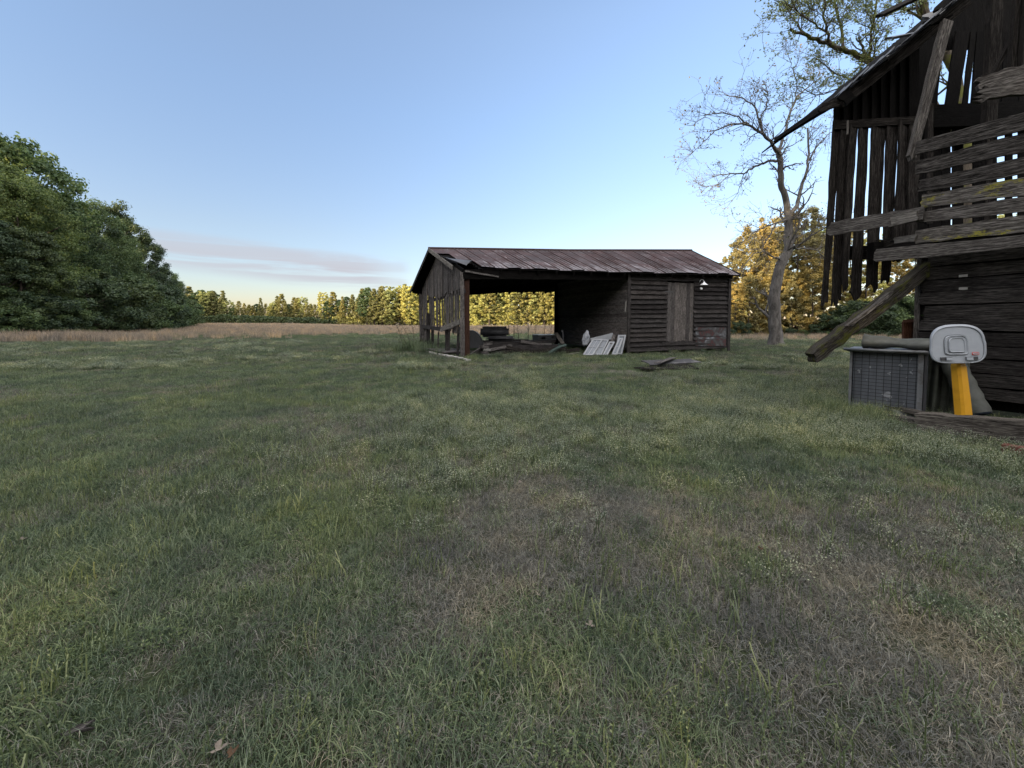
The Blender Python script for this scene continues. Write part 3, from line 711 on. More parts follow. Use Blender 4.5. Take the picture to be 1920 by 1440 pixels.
mb = MB(); c = at(1034, 651, 14.6); mb.plank(c - Vector((.3, 0, 0)), c + Vector((.3, .05, 0)), Vector((0, 0, .22)), .3, segs=2, nw=1, jit=.004); one('green_box', mb, M_GREEN, 'small dark green box in front of the white cabinet', 'box')
mb = MB(); mb.plank(at(1012, 646, 14.3), at(1034, 647, 14.3), Vector((0, 0, .1)), .2, segs=2, nw=1); mb.plank(at(1014, 650, 14.3), at(1024, 652, 14.3), Vector((0, 0, .14)), .15, segs=2, nw=1); one('concrete_chunk', mb, M_BLOCK, 'pale concrete chunk beside the small dark green box', 'concrete chunk')
mb = MB(); mb.plank(at(1042, 624, 15.2), at(1056, 645, 14.6), Vector((.13, .05, .04)), .03, jag=(.02, .02)); one('leaning_plank', mb, W_PALE, 'pale short plank leaning on the post behind the open bay', 'plank')
mb = MB(); a = at(1022, 668, 12.9); pts = [a + Vector((x * .9, .1 * x, .38 * math.sin(x * 1.7))) for x in (0, .2, .4, .6, .8)]; mb.tube(pts, [.05, .055, .055, .05, .045], 8); one('bent_pipe', mb, M_GREEN, 'bent dark pipe arching out of the grass at the bay mouth', 'pipe')
mb = MB(); mb.plank(at(1052, 667, 12.8), at(1085, 661, 13.2), Vector((0, .05, .03)), .02); one('thin_stick', mb, W_PALE, 'thin pale stick lying at the foot of the partition wall', 'stick')
# small dark uprights by the partition
mb = MB(); mb.plank(at(1056, 640, 13.9), at(1055, 619, 13.9), Vector((.035, 0, 0)), .035); mb.plank(at(1055, 619, 13.9), at(1052, 622, 13.9), Vector((0, 0, .04)), .03, segs=1); one('iron_stake', mb, M_DARKM, 'short dark iron stake with a bent top by the partition wall', 'stake')
# flat debris on the ground in front of the door
def debris():
    a = gp(1200, 696); b = gp(1300, 692)
    mb = MB(); z = .06; a.z = b.z = z
    mb.plank(a, b, Vector((0.1, .5, .02)), .03, nw=3, jag=(.08, .05), warp=.1); one('plywood_sheet', mb, W_BARN, 'dark rotting plywood sheet flat on the grass, lower of the two', 'plywood')
    a = gp(1208, 690); b = gp(1304, 688); a.z = .12; b.z = .16
    mb = MB(); mb.plank(a, b, Vector((0.05, .42, .06)), .022, nw=3, jag=(.08, .05), warp=.2); one('tin_sheet', mb, M_TIN, 'curled tin sheet lying on top of the dark rotting plywood', 'tin sheet')
    bpy.data.objects[-1] if False else None
    a = gp(1233, 694); b = gp(1262, 686); a.z = .17; b.z = .22
    mb = MB(); mb.plank(a, b, Vector((.15, -.1, .02)), .015, nw=2, jag=(.03, .03)); one('bent_strip', mb, W_SHEDV, 'short bent grey strip crossing the debris in front of the shed', 'strip')
debris()

# ------------------------------------------------------------------ BARN (right)
def wdp(u, k=0.0):
    r = (u - 960) / F; s = (5 * r - 5.3) / (.49 + .87 * r); return 5 - .87 * s + k
def build_barn():
    rn = random.Random(21)
    root = thing('log_barn', 'tall collapsing log tobacco barn of dark weathered boards at the right', 'barn', (5.3, 5.0, 0))
    WD = Vector((.49, -.87, 0)).normalized(); WN = Vector((-.87, -.49, 0)).normalized()   # wall direction to the right, outward normal
    C0 = Vector((5.36, 5.03, 0))
    # log wall
    lw = MB(); z = .22
    while z < 2.15:
        h = rn.uniform(.14, .185); st = rn.uniform(-.03, .03)
        lw.plank(C0 + WD * (st) + Vector((0, 0, z + h / 2)), C0 + WD * 3.6 + Vector((0, 0, z + h / 2 + .02)), Vector((0, 0, h - .014)) + WN * rn.uniform(-.02, .02), .10, segs=14, nw=4, jit=.008, jag=(.02, 0), bow=.01)
        z += h
    lw.build('log_wall', W_LOG, root)
    # chinking battens behind the gaps, and the corner board
    m = MB(); m.plank(C0 - WN * .09 + WD * 1.8 + Vector((0, 0, .1)), C0 - WN * .09 + WD * 1.8 + Vector((0, 0, 2.2)), WD * 3.5, .03, segs=3, nw=2, jit=0); m.build('wall_lining', W_BARNDK, root)
    # end wall running away behind the corner (log ends)
    m = MB(); z = .3
    ND = Vector((.87, .49, 0)).normalized()
    while z < 2.1:
        m.plank(C0 + ND * .06 + Vector((0, 0, z)), C0 + ND * 4 + Vector((0, 0, z)), Vector((0, 0, .15)), .1, segs=6, nw=2); z += .17
    m.build('log_wall', W_BARN, root)
    m = MB(); m.plank(C0 - WD * .05 + WN * .0 + Vector((0, 0, .85)), C0 - WD * .05 + Vector((0, 0, 2.0)), WD * .05, .04, nw=1); m.build('corner_batten', W_SLAT, root)
    # small paper tags on the logs
    for u, v in ((1806, 517), (1806, 541)):
        m = MB(); c = px(u, v, wdp(u) - .06); m.plank(c - WD * .035, c + WD * .035, Vector((0, 0, .03)), .004, segs=2, nw=1, jit=.002); m.build('metal_tag', M_BLOCK, root)
    # horizontal slats
    def slat(u0, t0, b0, u1, t1, b1, mt, ext=1.9, jag=.02, k=-.1, th=.035, D0=None, D1=None):
        D0 = D0 or wdp(u0, k); D1 = D1 or wdp(u1, k)
        c0 = px(u0, (t0 + b0) / 2, D0); c1 = px(u1, (t1 + b1) / 2, D1)
        h0 = px(u0, t0, D0).z - px(u0, b0, D0).z; h1 = px(u1, t1, D1).z - px(u1, b1, D1).z
        e = c0 + (c1 - c0) * ext
        m = MB(); m.plank(c0, e, Vector((0, 0, h0)), th, segs=14, nw=5, jit=.007, jag=(jag, 0), bow=.01, warp=.05, rnd=rn, taper=max(.6, min(1.4, 1 + (h1 / h0 - 1) * ext)))
        return m.build('slat', mt, root)
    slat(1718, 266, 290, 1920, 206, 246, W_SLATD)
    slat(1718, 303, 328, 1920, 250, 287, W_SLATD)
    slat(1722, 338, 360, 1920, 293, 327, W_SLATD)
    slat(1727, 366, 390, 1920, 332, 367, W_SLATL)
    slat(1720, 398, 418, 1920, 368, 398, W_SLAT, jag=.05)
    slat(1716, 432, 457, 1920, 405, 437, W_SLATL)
    # the two that run on past the corner, ends split
    slat(1552, 418, 443, 1728, 388, 413, W_SLAT, ext=1.02, jag=.05, k=-.14)
    slat(1640, 468, 492, 1920, 438, 462, W_SLAT, jag=.03, k=-.14)
    m = MB(); m.plank(px(1660, 418, 5.15), px(1722, 404, 4.85), Vector((0, 0, .13)), .03, jag=(.06, .02)); m.build('slat', W_PALE, root)
    m = MB(); m.plank(px(1672, 452, 5.2), px(1718, 446, 4.9), Vector((0, 0, .075)), .03, jag=(.05, .02)); m.build('slat', W_PALE, root)
    m = MB(); m.plank(px(1640, 458, 5.5), px(1682, 450, 5.3), Vector((0, 0, .10)), .03, jag=(.08, .08), bow=.03); m.build('splintered_board', W_BARN, root)
    # loft joist ends under the slats
    m = MB(); m.plank(px(1568, 474, 5.9), px(1700, 474, 5.75), Vector((0, 0, .2)), .08); m.build('joist', W_BARN, root)
    m = MB(); m.plank(px(1632, 470, 5.45), px(1760, 455, 5.5), Vector((0, 0, .22)), .1); m.build('joist', W_BARNDK, root)
    # dark band between slats and logs: overhanging joist and floor boards
    m = MB(); m.plank(px(1728, 484, 5.25), px(1920, 470, 4.65), Vector((0, 0, .32)), .1); m.build('plate_log', W_BARNDK, root)
    fl = MB(); zf = 2.05
    for i in range(12):
        a = C0 + WD * (-.1 + i * .3) + WN * .05; fl.plank(Vector((a.x, a.y, zf)), Vector((a.x, a.y, zf)) + ND * 4, WD * .26, .03, segs=3, nw=1)
    fl.build('loft_floor', W_BARNDK, root)
    # gable wall of hanging planks (plane nearly facing the camera)
    def gD(u): return 5.95 - (u - 1550) / 150 * .28
    for (ut, vt, ub, vb, w_) in ((1570, 232, 1545, 574, 14), (1586, 232, 1567, 572, 18), (1601, 236, 1584, 548, 13), (1620, 232, 1604, 562, 18), (1648, 232, 1634, 547, 24), (1673, 232, 1660, 528, 19), (1695, 232, 1682, 500, 21), (1716, 228, 1708, 480, 20)):
        D = gD(ut) - rn.uniform(0, .05)
        m = MB(); m.plank(px(ut, vt - 6, D), px(ub, vb, D - .12), Vector((w_ * D / F, 0, 0)), .025, segs=12, nw=5, jit=.009, jag=(0, .12), bow=.015, warp=.2, rnd=rn, taper=rn.uniform(.72, .95))
        m.build('hanging_plank', W_BARN, root)
    # solid boarding above the girt up to the rake
    um = MB()
    for i in range(9):
        u = 1572 + i * 17.5; D = gD(u) + .03
        vt = 192 - (u - 1570) * .84
        um.plank(px(u, 240, D), px(u + 1.5, vt - 6, D), Vector((18.2 * D / F, 0, 0)), .022, nw=2, jit=.004, rnd=rn)
    um.build('gable_wall', W_BARNDK, root)
    m = MB(); m.plank(px(1564, 236, 5.88), px(1716, 226, 5.6), Vector((0, 0, .11)), .05); m.build('girt', W_BARN, root)
    m = MB(); m.plank(px(1590, 226, 5.7), px(1589, 252, 5.7), Vector((.025, 0, 0)), .01); m.build('hanging_tag', W_PALE, root)
    # roof: rake line and sheets going back along e
    e = Vector((.03, 1, 0)).normalized()
    P0 = px(1565, 190, 5.75); P1 = px(1795, 2, 5.25); sl = (P1 - P0); PT = P0 + sl * 2.6
    rf = MB(); k = 16
    for i in range(k):
        a = P0 + (PT - P0) * (i / k); b = P0 + (PT - P0) * ((i + 1) / k); c = (a + b) / 2
        rf.plank(c - e * rn.uniform(0, .22), c + e * 1.75, (PT - P0) / k * 1.02, .02, segs=5, nw=1, jit=.004, rnd=rn)
    rf.build('roof', W_BARNDK, root)
    # torn roofing felt/tin strips on the rake edge
    tn = MB()
    for i in range(9):
        a = P0 + sl * (i / 9) + Vector((0, -.02, .035)); b = P0 + sl * ((i + 1.1) / 9) + Vector((0, -.02, .035 + rn.uniform(0, .07)))
        tn.plank(a, b, Vector((.05, .35, .0)), .012, nw=4, jit=.05, jag=(.14, .12), bow=.05, rnd=rn)
    tn.build('roof_edge_sheet', M_DARKM, root)
    m = MB(); m.plank(P0 + Vector((0, -.04, -.09)), P1 + Vector((.1, -.04, -.02)), Vector((0, 0, .20)), .03, jag=(.05, .02)); m.build('rake_board', W_BARN, root)
    m = MB(); m.plank(px(1578, 190, 5.6), px(1600, 172, 5.55), Vector((0, 0, .24)), .03, jag=(.02, .04)); m.build('rake_board', W_BARNDK, root)
    m = MB(); m.plank(px(1453, 264, 7.0), px(1572, 187, 5.75), Vector((.03, 0, .08)), .05, jag=(.05, .02), bow=.04, taper=1.5); m.build('roof_overhang', W_BARNDK, root)
    m = MB(); m.plank(px(1535, 205, 5.7), px(1572, 192, 5.65), Vector((0, 0, .11)), .03, jag=(.06, .02)); m.build('broken_board', W_BARN, root)
    # ragged boards standing proud of the roof line
    for (a, b, w_, mt) in (((1646, 31, 4.9), (1735, -12, 4.7), .085, W_BARN), ((1668, 72, 5.6), (1722, 62, 5.6), .07, M_DARKM), ((1734, 34, 5.4), (1792, 14, 5.3), .12, M_DARKM), ((1730, 50, 5.4), (1782, 25, 5.3), .13, W_BARNDK), ((1600, 150, 5.7), (1622, 138, 5.6), .07, W_BARN), ((1690, 92, 5.5), (1740, 62, 5.4), .10, W_BARN), ((1755, 22, 5.3), (1800, -22, 5.2), .11, W_BARNDK), ((1662, 108, 5.6), (1690, 96, 5.5), .06, M_DARKM)):
        m = MB(); m.plank(px(*a), px(*b), Vector((.02, .1, w_)), .03, jag=(.06, .06), bow=.02); m.build('torn_roof_board', mt, root)
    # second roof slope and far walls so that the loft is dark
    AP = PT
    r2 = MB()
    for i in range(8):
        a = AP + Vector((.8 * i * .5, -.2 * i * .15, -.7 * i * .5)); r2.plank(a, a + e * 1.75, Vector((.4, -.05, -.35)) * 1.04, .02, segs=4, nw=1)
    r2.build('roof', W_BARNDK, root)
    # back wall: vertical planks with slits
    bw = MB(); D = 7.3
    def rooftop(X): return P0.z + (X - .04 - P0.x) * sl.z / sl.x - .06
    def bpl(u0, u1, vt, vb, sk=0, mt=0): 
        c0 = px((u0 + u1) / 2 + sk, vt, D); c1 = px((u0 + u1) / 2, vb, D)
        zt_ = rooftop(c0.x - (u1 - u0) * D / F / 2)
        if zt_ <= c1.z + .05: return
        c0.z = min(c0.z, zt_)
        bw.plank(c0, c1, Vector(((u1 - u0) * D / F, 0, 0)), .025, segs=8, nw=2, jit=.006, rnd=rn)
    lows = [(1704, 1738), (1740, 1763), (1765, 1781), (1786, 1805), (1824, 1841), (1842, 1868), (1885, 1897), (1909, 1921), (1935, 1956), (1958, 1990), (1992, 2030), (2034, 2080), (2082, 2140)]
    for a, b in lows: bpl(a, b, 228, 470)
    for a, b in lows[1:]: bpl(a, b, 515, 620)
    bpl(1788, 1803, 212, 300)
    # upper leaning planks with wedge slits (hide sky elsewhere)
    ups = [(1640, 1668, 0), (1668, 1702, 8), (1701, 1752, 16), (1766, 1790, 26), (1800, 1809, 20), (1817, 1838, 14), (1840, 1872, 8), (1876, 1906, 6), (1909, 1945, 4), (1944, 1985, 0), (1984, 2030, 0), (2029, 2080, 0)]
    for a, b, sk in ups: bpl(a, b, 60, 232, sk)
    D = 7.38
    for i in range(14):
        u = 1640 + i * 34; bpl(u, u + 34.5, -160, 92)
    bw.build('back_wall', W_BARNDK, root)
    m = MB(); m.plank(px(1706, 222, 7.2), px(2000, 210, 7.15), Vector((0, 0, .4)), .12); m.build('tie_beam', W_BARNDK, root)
    # leaning pole board, posts, braces
    def board(a, b, w_, th, mt, nm, **k):
        m = MB(); m.plank(px(*a), px(*b), Vector((w_, 0, 0)), th, rnd=rn, **k); return m.build(nm, mt, root)
    board((1775, 40, 5.2), (1706, 302, 4.95), .135, .05, W_SLAT, 'leaning_board', jag=(0, .08), taper=.7, segs=12)
    board((1867, -40, 4.7), (1854, 232, 4.75), .135, .06, W_BARN, 'post', segs=10)
    board((1855, 190, 4.9), (1846, 420, 5.0), .07, .05, W_BARN, 'post')
    board((1742, 195, 5.6), (1740, 420, 5.6), .08, .05, W_BARN, 'post')
    board((1915, 40, 4.55), (1862, 138, 4.6), .05, .04, W_BARN, 'brace')
    board((1912, -40, 4.5), (1899, 142, 4.5), .10, .04, W_BARN, 'post')
    board((1932, -40, 4.45), (1918, 150, 4.45), .10, .04, W_BARN, 'post')
    m = MB(); m.plank(px(1832, 163, 4.45), px(1990, 118, 4.2), Vector((0, 0, .19)), .05, jag=(.06, 0), nw=6, segs=12, rnd=rn, jit=.015); m.build('broken_slat', W_SLAT, root)
    m = MB(); m.plank(px(1829, 180, 4.42), px(1990, 152, 4.1), Vector((0, 0, .15)), .05, jag=(.10, 0), nw=6, segs=12, rnd=rn, jit=.02); m.build('broken_slat', W_SLAT, root)
    m = MB(); m.plank(px(1831, 152, 4.5), px(1892, 140, 4.4), Vector((0, 0, .10)), .04, jag=(.04, .03), nw=4, rnd=rn); m.build('broken_slat', W_BARN, root)
    # the fallen rafter beam, mossy at its low end
    m = MB(); m.beam(px(1520, 671, 4.75), px(1762, 484, 5.05), .12, .15, segs=16, nw=6, jit=.014, jag=(.06, 0), rnd=rn); m.build('fallen_rafter', W_FALL, root)
    m = MB(); m.plank(px(1590, 612, 4.72), px(1672, 548, 4.86), Vector((-.02, 0, .03)), .04, jag=(.1, .1), jit=.01, rnd=rn); m.build('split_strip', W_SLAT, root)
    # sill beam on the ground
    m = MB(); a = px(1714, 801, 4.05); b = px(1920, 818, 3.42); a.z = .10; 
    b.z = .165; m.plank(a, a + (b - a) * 2.2, Vector((0, 0, .17)), .19, segs=16, nw=5, jit=.012, jag=(.05, 0), rnd=rn, taper=1.4); m.build('sill_beam', W_SILL, root)
    m = MB(); a = gp(1602, 776); b = gp(1770, 806); a.z = .04; b.z = .05; m.plank(a, b, Vector((0, 0, .05)), .12, segs=8, jag=(.05, .05), rnd=rn); m.build('sill_board', W_SLAT, root)
    m = MB(); a = gp(1640, 772); b = gp(1735, 792); a.z = .09; b.z = .10; m.plank(a, b, Vector((.0, .0, .04)), .08, segs=8, jag=(.05, .05), rnd=rn); m.build('sill_board', W_SILL, root)
W_FALL = wood('fallen_beam_wood', (.007, .006, .005), (.028, .025, .022), (.10, .092, .082), lichen=(.055, .06, .010))
build_barn()

# red-brown frame leaning behind the crate
def red_frame():
    a = px(1693, 655, 5.55)
    root = thing('wooden_frame', 'dark red-brown wooden frame standing between crate and log wall', 'frame', (a.x, a.y, .2))
    def pl(p, q, wv, nm, mt=W_RED, th=.03):
        m = MB(); m.plank(p, q, wv, th, segs=4, nw=1, jit=.003); m.build(nm, mt, root)
    for u0, u1 in ((1693, 1710), (1742, 1756)):
        w_ = (u1 - u0) * 5.4 / F; c = (u0 + u1) / 2; pl(px(c, 790, 5.35), px(c, 602, 5.35), Vector((w_, 0, 0)), 'stile')
    pl(px(1693, 602, 5.33), px(1798, 598, 4.95), Vector((0, 0, .035)), 'rail')
    pl(px(1790, 700, 4.95), px(1790, 600, 4.95), Vector((.05, 0, 0)), 'stile')
    for u in (1714, 1723, 1732):
        m = MB(); m.plank(px(u, 790, 5.4), px(u, 604, 5.4), Vector((.045, 0, 0)), .02, jit=.004); m.build('slat', W_BARN, root)
red_frame()

# ---- crate with wire front
def crate():
    a = px(1590, 772, 4.95); b = px(1731, 772, 4.45); zt = px(1700, 663, 4.6).z; zb = .06
    root = thing('wire_crate', 'grey wire-fronted crate with rimmed lid standing in the grass', 'crate', (a.x, a.y, 0))
    ax = Vector((b.x - a.x, b.y - a.y, 0)); W = ax.length; ax.normalize(); bk = Vector((-ax.y, ax.x, 0)); o = Vector((a.x, a.y, 0)); H = zt - zb; DP = .55
    Z = Vector((0, 0, 1))
    def bx(nm, p, q, wv, th, mt): 
        m = MB(); m.plank(p, q, wv, th, segs=2, nw=1, jit=0); return m.build(nm, mt, root)
    c = o + bk * .03
    pn = MB(); pn.plank(o + bk * .05 + ax * .03 + Z * (zb + H / 2), o + bk * .05 + ax * (W - .05) + Z * (zb + H / 2), Z * (H - .03), .02, segs=2, nw=1, jit=0); pn.build('front_panel', M_PANEL, root)
    for nm, p in (('side_panel', o + ax * .0), ('side_panel', o + ax * W)):
        m = MB(); m.plank(p + bk * .05 + Z * (zb + H / 2), p + bk * DP + Z * (zb + H / 2), Z * H, .02, segs=2, nw=1, jit=0); m.build(nm, M_PANEL, root)
    bx('back_panel', o + bk * DP + Z * (zb + H / 2), o + bk * DP + ax * W + Z * (zb + H / 2), Z * H, .02, M_PANEL)
    bx('floor', o + bk * DP / 2 + Z * (zb + .02), o + bk * DP / 2 + ax * W + Z * (zb + .02), bk * DP * .95, .03, M_PANEL)
    # posts
    bx('corner_post', o + ax * .012 + Z * zb, o + ax * .012 + Z * (zb + H), ax * .025, .03, M_GREYM)
    bx('corner_post', o + ax * (W - .035) + Z * zb, o + ax * (W - .035) + Z * (zb + H), ax * .045, .035, M_GREYM)
    bx('corner_post', o + ax * (W + .005) + bk * .02 + Z * zb, o + ax * (W + .005) + bk * .02 + Z * (zb + H), bk * .05, .02, M_DARKM)
    bx('bottom_rail', o + Z * (zb + .01) + ax * .03, o + ax * (W - .06) + Z * (zb + .01), Z * .02, .03, M_DARKM)
    # lid
    bx('lid', o - ax * .03 + bk * DP / 2 + Z * (zt + .02), o + ax * (W + .02) + bk * DP / 2 + Z * (zt + .02), bk * (DP + .08), .035, M_GREYM)
    m = MB(); m.tube([o - ax * .06 - bk * .05 + Z * (zt + .03), o + ax * (W + .02) - bk * .05 + Z * (zt + .03)], [.018, .018], 8); m.build('lid_rim', M_GREYM, root)
    g = MB()
    for i in range(16):
        z = zb + .03 + (H - .06) * i / 15; g.tube([o + ax * .03 + Z * z - bk * .005, o + ax * (W - .06) + Z * z - bk * .005], [.0028] * 2, 4, False)
    for i in range(9):
        x = .05 + (W - .12) * i / 8; g.tube([o + ax * x + Z * zb - bk * .009, o + ax * x + Z * (zb + H - .01) - bk * .009], [.0036] * 2, 4, False)
    g.build('wire_grid', M_WIRE, root)
    # dented metal foot plate
    bx('foot_plate', o + ax * (W - .25) + Z * .05 - bk * .03, o + ax * (W + .02) + Z * .05 - bk * .03, Z * .06, .02, M_GREYM)
    return o, ax, bk, W, zt, DP
M_GREYM = simple('grey_metal', (.12, .125, .135), .5, .5, .3, 9, .15, (.05, .045, .04), (.5, .65))
M_WIRE = simple('black_wire', (.012, .012, .014), .6, .3, .2, 9, 0)
CR = crate()

def cloth_strip(name, label, cat, fn, nu, nv, m):
    mb = MB(); idx = []
    for i in range(nu + 1):
        for j in range(nv + 1): mb.v.append(tuple(fn(i / nu, j / nv)))
    for i in range(nu):
        for j in range(nv):
            a = i * (nv + 1) + j; mb.face((a, a + nv + 1, a + nv + 2, a + 1), [(i / nu, j / nv), ((i + 1) / nu, j / nv), ((i + 1) / nu, (j + 1) / nv), (i / nu, (j + 1) / nv)], True)
    o = one(name, mb, m, label, cat)
    sol = o.modifiers.new('thickness', 'SOLIDIFY'); sol.thickness = .008; return o
# flattened roll of canvas on the crate lid
o_, ax_, bk_, W_, zt_, DP_ = CR
def roll(t, s):
    p = o_ + ax_ * (.10 + (W_ + .0) * t) + bk_ * .25
    a = s * 2 * math.pi; r = .075 + .012 * math.sin(t * 9) + .02 * mnoise.noise(Vector((t * 3, math.cos(a), math.sin(a))))
    sq = .85 if t > .1 else .85 + (.1 - t) * 3
    return p + bk_ * math.cos(a) * r * 2.6 + Vector((0, 0, zt_ + .115 + math.sin(a) * r * sq + .03 * (.5 - t)))
cloth_strip('canvas_roll', 'flattened grey-green canvas roll lying on the crate lid', 'canvas', roll, 30, 26, M_TARPG)
# dark tarp draped from the roll down beside the crate
def drape(t, s):
    u = 1728 + 92 * t; top = 654 + 8 * math.sin(t * 5); bot = 775 + 5 * t
    v = top + (bot - top) * s; D = 4.80 - .18 * t + .035 * math.sin(t * 14 + s * 2) + .02 * math.sin(t * 31 + s * 4) - .08 * s
    return px(u, v, D)
cloth_strip('dark_tarp', 'dark olive tarp draped behind the yellow post beside the crate', 'tarp', drape, 36, 20, M_TARP)
# rolled carpet leaning with its end at the right
def carpet():
    a = px(1778, 668, 4.62); b = px(1836, 776, 4.32)
    root = thing('carpet_roll', 'rolled grey carpet leaning with its spiral end down by the log wall', 'carpet', (b.x, b.y, 0))
    m = MB(); n = 14; pts = [a.lerp(b, i / n) for i in range(n + 1)]; m.tube(pts, [.105 + .006 * math.sin(i * 2.1) for i in range(n + 1)], 20, cap=False); m.build('outer_layer', M_TARPG, root)
    d = (b - a).normalized(); s1 = d.cross(Vector((0, 1, 0))).normalized(); s2 = d.cross(s1)
    m = MB(); pts = []; k = 90
    for i in range(k): 
        an = i / k * 2 * math.pi * 5; r = .012 + .088 * i / k; pts.append(b + s1 * math.cos(an) * r + s2 * math.sin(an) * r + d * (.02 - .015 * i / k))
    m.tube(pts, [.0065] * k, 5, False); m.build('spiral_end', M_NAVY, root)
    m = MB(); m.tube([b - d * .04, b + d * .004], [.102, .1], 20); m.build('core', M_NAVY, root)
carpet()

# ---- toy basketball hoop seen from behind
def hoop():
    D = 4.12; base = px(1811, 803, D); base.z = 0; top = px(1797, 668, D)
    root = thing('toy_basketball_hoop', 'toy basketball goal, grey rounded backboard on a yellow post', 'basketball hoop', tuple(base))
    m = MB()
    pts = [base + Vector((0, 0, .0)), base.lerp(top, .5), top]
    ax = (top - base).normalized()
    w0, w1 = .155, .125
    # post: a chamfered box column, wider at the foot
    sec = lambda c, w_, d_: [c + Vector((-w_ / 2 + .02, -d_ / 2, 0)), c + Vector((w_ / 2 - .02, -d_ / 2, 0)), c + Vector((w_ / 2, -d_ / 2 + .02, 0)), c + Vector((w_ / 2, d_ / 2, 0)), c + Vector((-w_ / 2, d_ / 2, 0)), c + Vector((-w_ / 2, -d_ / 2 + .02, 0))]
    rings = [sec(base + Vector((0, 0, -.02)), .122, .085), sec(base.lerp(top, .35), .113, .085), sec(base.lerp(top, .86), .10, .08), sec(base.lerp(top, .90), .085, .07), sec(top + Vector((-.005, 0, .03)), .082, .06)]
    for r in rings: m.v += [tuple(q) for q in r]
    n = 6
    for i in range(len(rings) - 1):
        for k in range(n):
            k2 = (k + 1) % n; m.face((i * n + k, i * n + k2, (i + 1) * n + k2, (i + 1) * n + k), [(0, 0)] * 4)
    m.face(tuple((len(rings) - 1) * n + k for k in range(n)), [(0, 0)] * n)
    post = m.build('post', M_YELLOW, root)
    mm = MB(); c = top + Vector((-.002, -.045, -.03)); mm.plank(c - Vector((.046, 0, 0)), c + Vector((.046, 0, 0)), Vector((0, 0, .08)), .02, segs=2, nw=1, jit=0); mm.build('post_collar', M_YELLOW, post)
    # backboard: rounded shape, extruded and stepped
    cx = px(1793.5, 646, D - .06)
    WB, HB = 84 * D / F, 70 * D / F
    def outline(sc=1.0, n=72, q=3.0):
        r = []
        for i in range(n):
            a = 2 * math.pi * i / n; c, s_ = math.cos(a), math.sin(a)
            qq = 2.7 if s_ > 0 else 4.2
            x = math.copysign(abs(c) ** (2 / qq), c) * WB / 2; z = math.copysign(abs(s_) ** (2 / qq), s_) * HB / 2
            x *= 1 + .03 * (-1 if s_ > 0 else 0)
            r.append((x * sc, z * (1 - (1 - sc) * 1.2) if False else z * sc))
        return r
    def loft(rings, m, close_front=True):
        b0 = len(m.v); n = len(rings[0])
        for r in rings: m.v += [tuple(q) for q in r]
        for i in range(len(rings) - 1):
            for k in range(n):
                k2 = (k + 1) % n; m.face((b0 + i * n + k, b0 + i * n + k2, b0 + (i + 1) * n + k2, b0 + (i + 1) * n + k), [(0, 0)] * 4, True)
        m.face(tuple(b0 + (len(rings) - 1) * n + k for k in range(n)), [(0, 0)] * n)
    R = Matrix.Rotation(rad(-12), 3, 'Z') @ Matrix.Rotation(rad(-4), 3, 'X') @ Matrix.Rotation(rad(-2), 3, 'Y')
    def ring(sc, y, ox=0, oz=0, k=1, kz=1): return [cx + R @ Vector((x * k + ox, y, z * kz + oz)) for x, z in outline(sc)]
    m = MB()
    loft([ring(.97, .05, .03, .012), ring(1.02, .04, .03, .012), ring(1.02, .012, .022, .01), ring(1.0, .008, .004), ring(1.0, -.006), ring(.985, -.014), ring(.955, -.016), ring(.945, -.006)], m)
    m.f[-1] = tuple(m.f[-1]); 
    b = m.build('backboard', M_PLASTIC, root, None)
    mod = b.modifiers.new('bev', 'BEVEL'); mod.width = .002; mod.segments = 2; mod.limit_method = 'ANGLE'
    # shade of the moulded grooves, put into the colour of thin dark rings
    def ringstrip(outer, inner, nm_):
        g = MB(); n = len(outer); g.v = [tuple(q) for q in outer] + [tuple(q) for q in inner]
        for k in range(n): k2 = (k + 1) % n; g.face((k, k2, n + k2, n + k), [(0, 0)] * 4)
        g.build(nm_, M_GROOVE_SHADE, b)
    ringstrip(ring(.947, -.0075), ring(.925, -.0075), 'groove_shade_ring')
    # raised target square (frame ring)
    m = MB()
    def sq(w_, h_, y, n=48, q=5):
        r = []
        for i in range(n):
            a = 2 * math.pi * i / n; c, s_ = math.cos(a), math.sin(a); qq = 3.6 if s_ > 0 else 8
            r.append(cx + R @ Vector((math.copysign(abs(c) ** (2 / qq), c) * w_ / 2 - .012, y, math.copysign(abs(s_) ** (2 / qq), s_) * h_ / 2 - .005)))
        return r
    loft([sq(.200, .205, -.005), sq(.195, .20, -.020), sq(.187, .192, -.020), sq(.180, .185, -.012)], m); ringstrip(sq(.216, .220, -.0075), sq(.198, .203, -.0075), 'groove_shade_ring'); m.build('target_square', M_PLASTIC, b)
    m = MB(); loft([sq(.14, .155, -.010), sq(.135, .15, -.026), sq(.128, .143, -.026), sq(.123, .138, -.020)], m); ringstrip(sq(.150, .165, -.0135), sq(.139, .154, -.0135), 'groove_shade_ring'); m.build('target_square', M_PLASTIC, b)
    # slots either side of the post top and the recess
    for x0, x1 in ((-.155, -.055), (.065, .165)):
        m = MB(); p = cx + R @ Vector((x0, -.013, -.150)); q = cx + R @ Vector((x1, -.013, -.147)); m.plank(p, q, R @ Vector((0, 0, .034)), .012, segs=2, nw=1, jit=0); m.build('slot', M_DARKM, b)
        m = MB(); xm = x1 if x0 < 0 else x0; sgn = -1 if x0 < 0 else 1
        p = cx + R @ Vector((xm - sgn * .0, -.021, -.150)); q = cx + R @ Vector((xm + sgn * .055, -.021, -.150)); m.plank(p, q, R @ Vector((0, 0, .03)), .008, segs=2, nw=1, jit=0); m.build('slot_tab', M_PLASTIC, b)
